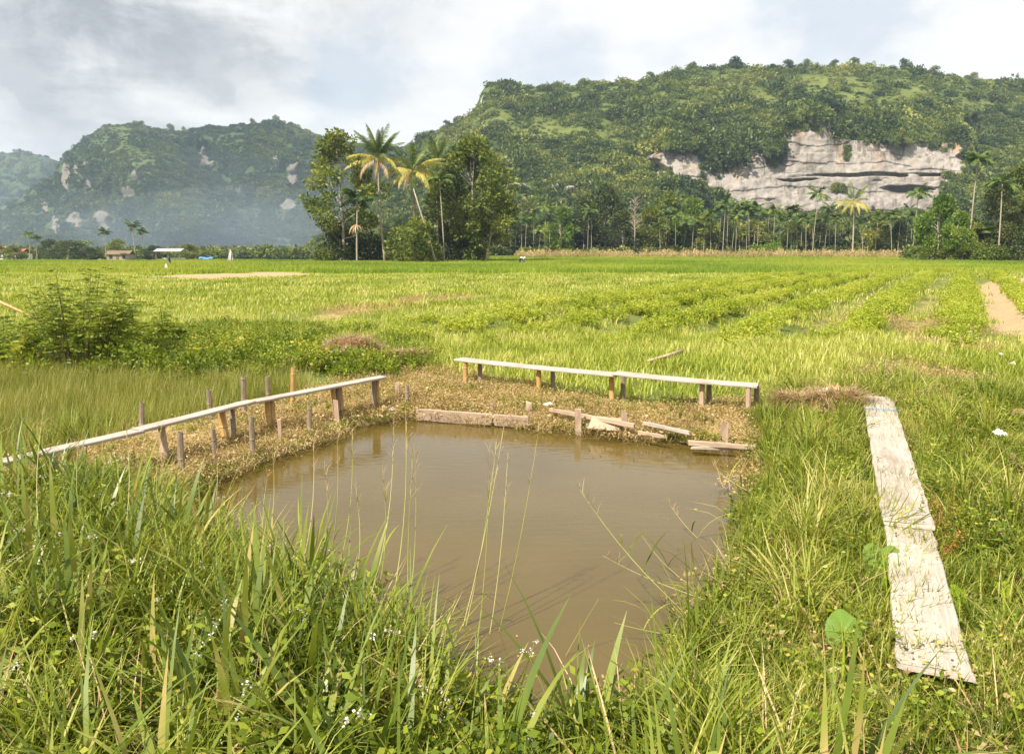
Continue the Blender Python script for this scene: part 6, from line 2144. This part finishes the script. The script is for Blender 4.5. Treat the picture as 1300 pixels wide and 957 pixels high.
# arching reeds over the water from the right bank and the near bank
for i, (u0, v0, D0, u1, v1, D1) in enumerate(((905, 800, 4.6, 765, 705, 4.5), (900, 760, 5.0, 815, 680, 5.0), (930, 700, 5.8, 850, 640, 5.9), (880, 850, 4.2, 780, 790, 4.2), (960, 660, 6.6, 905, 590, 6.7), (650, 850, 4.0, 760, 760, 4.1), (890, 830, 4.3, 735, 620, 4.6))):
    stalk("long grass stem over the water, %s" % ("left of the bright bank grass", "second of the leaning stems on the right bank", "near the middle of the right bank", "lowest one by the bottom edge", "nearest the far bank", "from the near bank's middle", "the longest, reaching farthest left")[i], u0, v0, D0, u1, v1, D1, .0045, -.05, i % 2 == 0, 2, "culm")


def feather_shrub(name, label, u, v, D, W_, H_, n_br, mat, seed, fine=True):
    """shrub of upright branches that carry feathery compound leaves"""
    x_, y_ = foot(u, D, 440)[:2]
    b = np.array([x_, y_, float(gz(x_, y_))])
    t = thing(name, label, "shrub", b)
    st, lf = MB(), MB()
    for k in range(n_br):
        a, rr_ = R.rand() * 6.28, math.sqrt(R.rand())
        base = np.array([math.cos(a) * rr_ * W_ * .22, math.sin(a) * rr_ * W_ * .2, -.05])
        tip = np.array([math.cos(a) * rr_ * W_ * .5, math.sin(a) * rr_ * W_ * .42, H_ * R.uniform(.55, 1.02) * (1 - .3 * rr_ ** 2)])
        s = np.linspace(0, 1, 6)
        pts = base + (tip - base) * s[:, None] + np.array([0, 0, .12 * H_]) * np.sin(s * PI)[:, None]
        st.add(*tube(pts, np.linspace(.012, .003, 6), 4, False))
        m_ = 15
        q = np.linspace(.25, 1.0, m_)
        pp_ = np.stack([np.interp(q, s, pts[:, i]) for i in range(3)], 1)
        az = np.arange(m_) * 2.2 + R.rand() * 6
        for j in range(m_):
            L = R.uniform(.16, .30)
            el = R.uniform(-.1, .45)
            d = np.array([math.cos(az[j]) * math.cos(el), math.sin(az[j]) * math.cos(el), math.sin(el)])
            kk = np.linspace(.12, 1, 8)
            ax_ = pp_[j] + d * L * kk[:, None] - np.array([0, 0, .25 * L]) * (kk ** 2)[:, None]
            sd = np.cross(d, [0, 0, 1]); sd /= np.linalg.norm(sd)
            ps = np.repeat(ax_, 2, 0)
            o_ = np.tile([1., -1.], 8)[:, None] * sd + d * .35
            V, F, rn = leaves(ps, o_, .075, .32, .05, .10)
            lf.add(V, F, np.full(len(V), np.clip(.15 + .55 * R.rand() + .15 * q[j], 0, 1)))
    link("stem", st.data("shrub_stems", M["bark_dark"]), t)
    link("foliage", lf.data("shrub_foliage", M[mat]), t)
    return t


feather_shrub("feathery_shrub", "tall feathery leaved shrub at the far side of the marsh grass", 100, 440, 13.6, 2.3, 2.05, 42, "shrub", 1)
feather_shrub("feathery_shrub", "dark feathery shrub cut by the left edge behind the marsh", -2, 440, 13.4, 1.3, 1.15, 24, "weed", 2)
feather_shrub("feathery_shrub", "small feathery shrub in the field right of the tall one", 212, 440, 15.5, .9, .95, 14, "shrub", 3)


def leafy_shrub(label, u, D, W_, H_, n, leaf, mat):
    x_, y_ = foot(u, D, 450)[:2]
    t = thing("leafy_shrub", label, "shrub", (x_, y_, float(gz(x_, y_))))
    st = MB(); herb(st, 14, W_ * .35, H_ * .9, .04, 6, 1, 0)
    lf = MB()
    c = np.stack([R.uniform(-.5, .5, 12) * W_, R.uniform(-.4, .4, 12) * W_, R.uniform(.2, .75, 12) * H_], 1)
    crown_clumps(lf, c, R.uniform(.16, .26, 12) * W_, n / 12, leaf, .55)
    link("stem", st.data("leafy_shrub_stems", [M["bark_dark"], M[mat]]), t)
    link("foliage", lf.data("leafy_shrub_foliage", M[mat]), t)


leafy_shrub("dense broad leaved shrub right of the tall feathery shrub", 165, 12.9, 1.1, .75, 1300, .07, "weed")
leafy_shrub("dark leafy shrub between the marsh and the field, left of the middle stakes", 245, 12.6, 1.2, .68, 1300, .07, "weed")
leafy_shrub("leafy shrub behind the tallest stake of the left bank", 375, 12.7, 1.0, .55, 1000, .065, "weed")
leafy_shrub("low leafy shrub in front of the rounded straw heap", 470, 12.2, .9, .36, 900, .06, "weed")
leafy_shrub("low shrub at the left edge below the dark feathery shrub", 30, 12.9, 1.2, .6, 1300, .06, "weed")

# --- reddish sorrel weeds by the wide walkway
for k, (u, v, D, h) in enumerate(((1192, 690, 5.1, .34), (1208, 668, 5.5, .32), (1214, 712, 4.9, .28), (1178, 668, 5.5, .26), (1196, 728, 4.75, .22), (1264, 735, 4.6, .2))):
    x_, y_ = foot(u, D, v)[:2]
    mb = MB()
    herb(mb, 4, .05, h, .022, 40, 0, 1, .6, .5)
    t = thing("red_weed", ("rust red seeding weed leaning over the wide walkway's middle", "largest rust red weed right of the wide walkway", "rust red weed lowest beside the wide walkway's right side", "small rust red weed where the two wide planks meet", "lowest rust red tuft touching the wide walkway", "lone rust red weed far to the right of the wide walkway")[k], "weed", (x_, y_, float(gz(x_, y_))), k, "rust red weeds by the walkway")
    link("seed_sprays", mb.data("red_weed_sprays", [M["sorrel"], M["weed"]]), t)

# --- single trees on the skylines
SK = broadleaf_meshes("skyline_tree", 9, 7, .38, 20, 60, .75, M["hill_tree"], .16, 90, rr=(.14, .24))
for i, (H_, u, s, lab) in enumerate(((RH, 567, .8, "small tree on the steep left shoulder of the right hill"), (RH, 580, .7, "slim tree on the left shoulder, next to the promontory"), (RH, 740, .7, "tree standing out on the left part of the right hill's crest"), (RH, 825, .75, "tree on the crest where the right hill rises"),
                                     (RH, 933, 1.05, "umbrella shaped tree on the right hill's crest above the cliff"), (RH, 880, .8, "low tree on the crest left of the umbrella shaped tree"), (RH, 1000, .9, "tree on the crest above the cliff's left half"), (RH, 1024, .9, "rounded tree on the crest above the middle of the cliff"),
                                     (RH, 1060, .8, "small tree on the crest right of the rounded tree"), (RH, 1084, .95, "broad tree at the highest point of the right hill"), (RH, 1147, 1.1, "tall dark tree on the crest above the cliff's right half"), (RH, 1187, .9, "tree on the crest near the right edge"), (RH, 1236, .75, "low tree at the right end of the crest"),
                                     (LM, 216, 1.2, "flat topped lone tree on the left mountain's ridge"), (LM, 233, .8, "small tree right of the flat topped tree on the left mountain"), (LM, 180, 1.0, "tree near the left mountain's summit"), (LM, 350, 1.3, "wide tree on the right top of the left mountain"), (LM, 320, 1.0, "tree on the saddle of the left mountain"))):
    p = H_.point(np.array([float(u)]), np.array([1.0]))[0]
    put_tree("ridge_tree", lab, "tree", SK, p - [0, 0, (3.4 if H_ is RH else 5.6) * s], i * 1.9, (s * 1.15, s * 1.15, s * (.9 if H_ is RH else 1.2)))
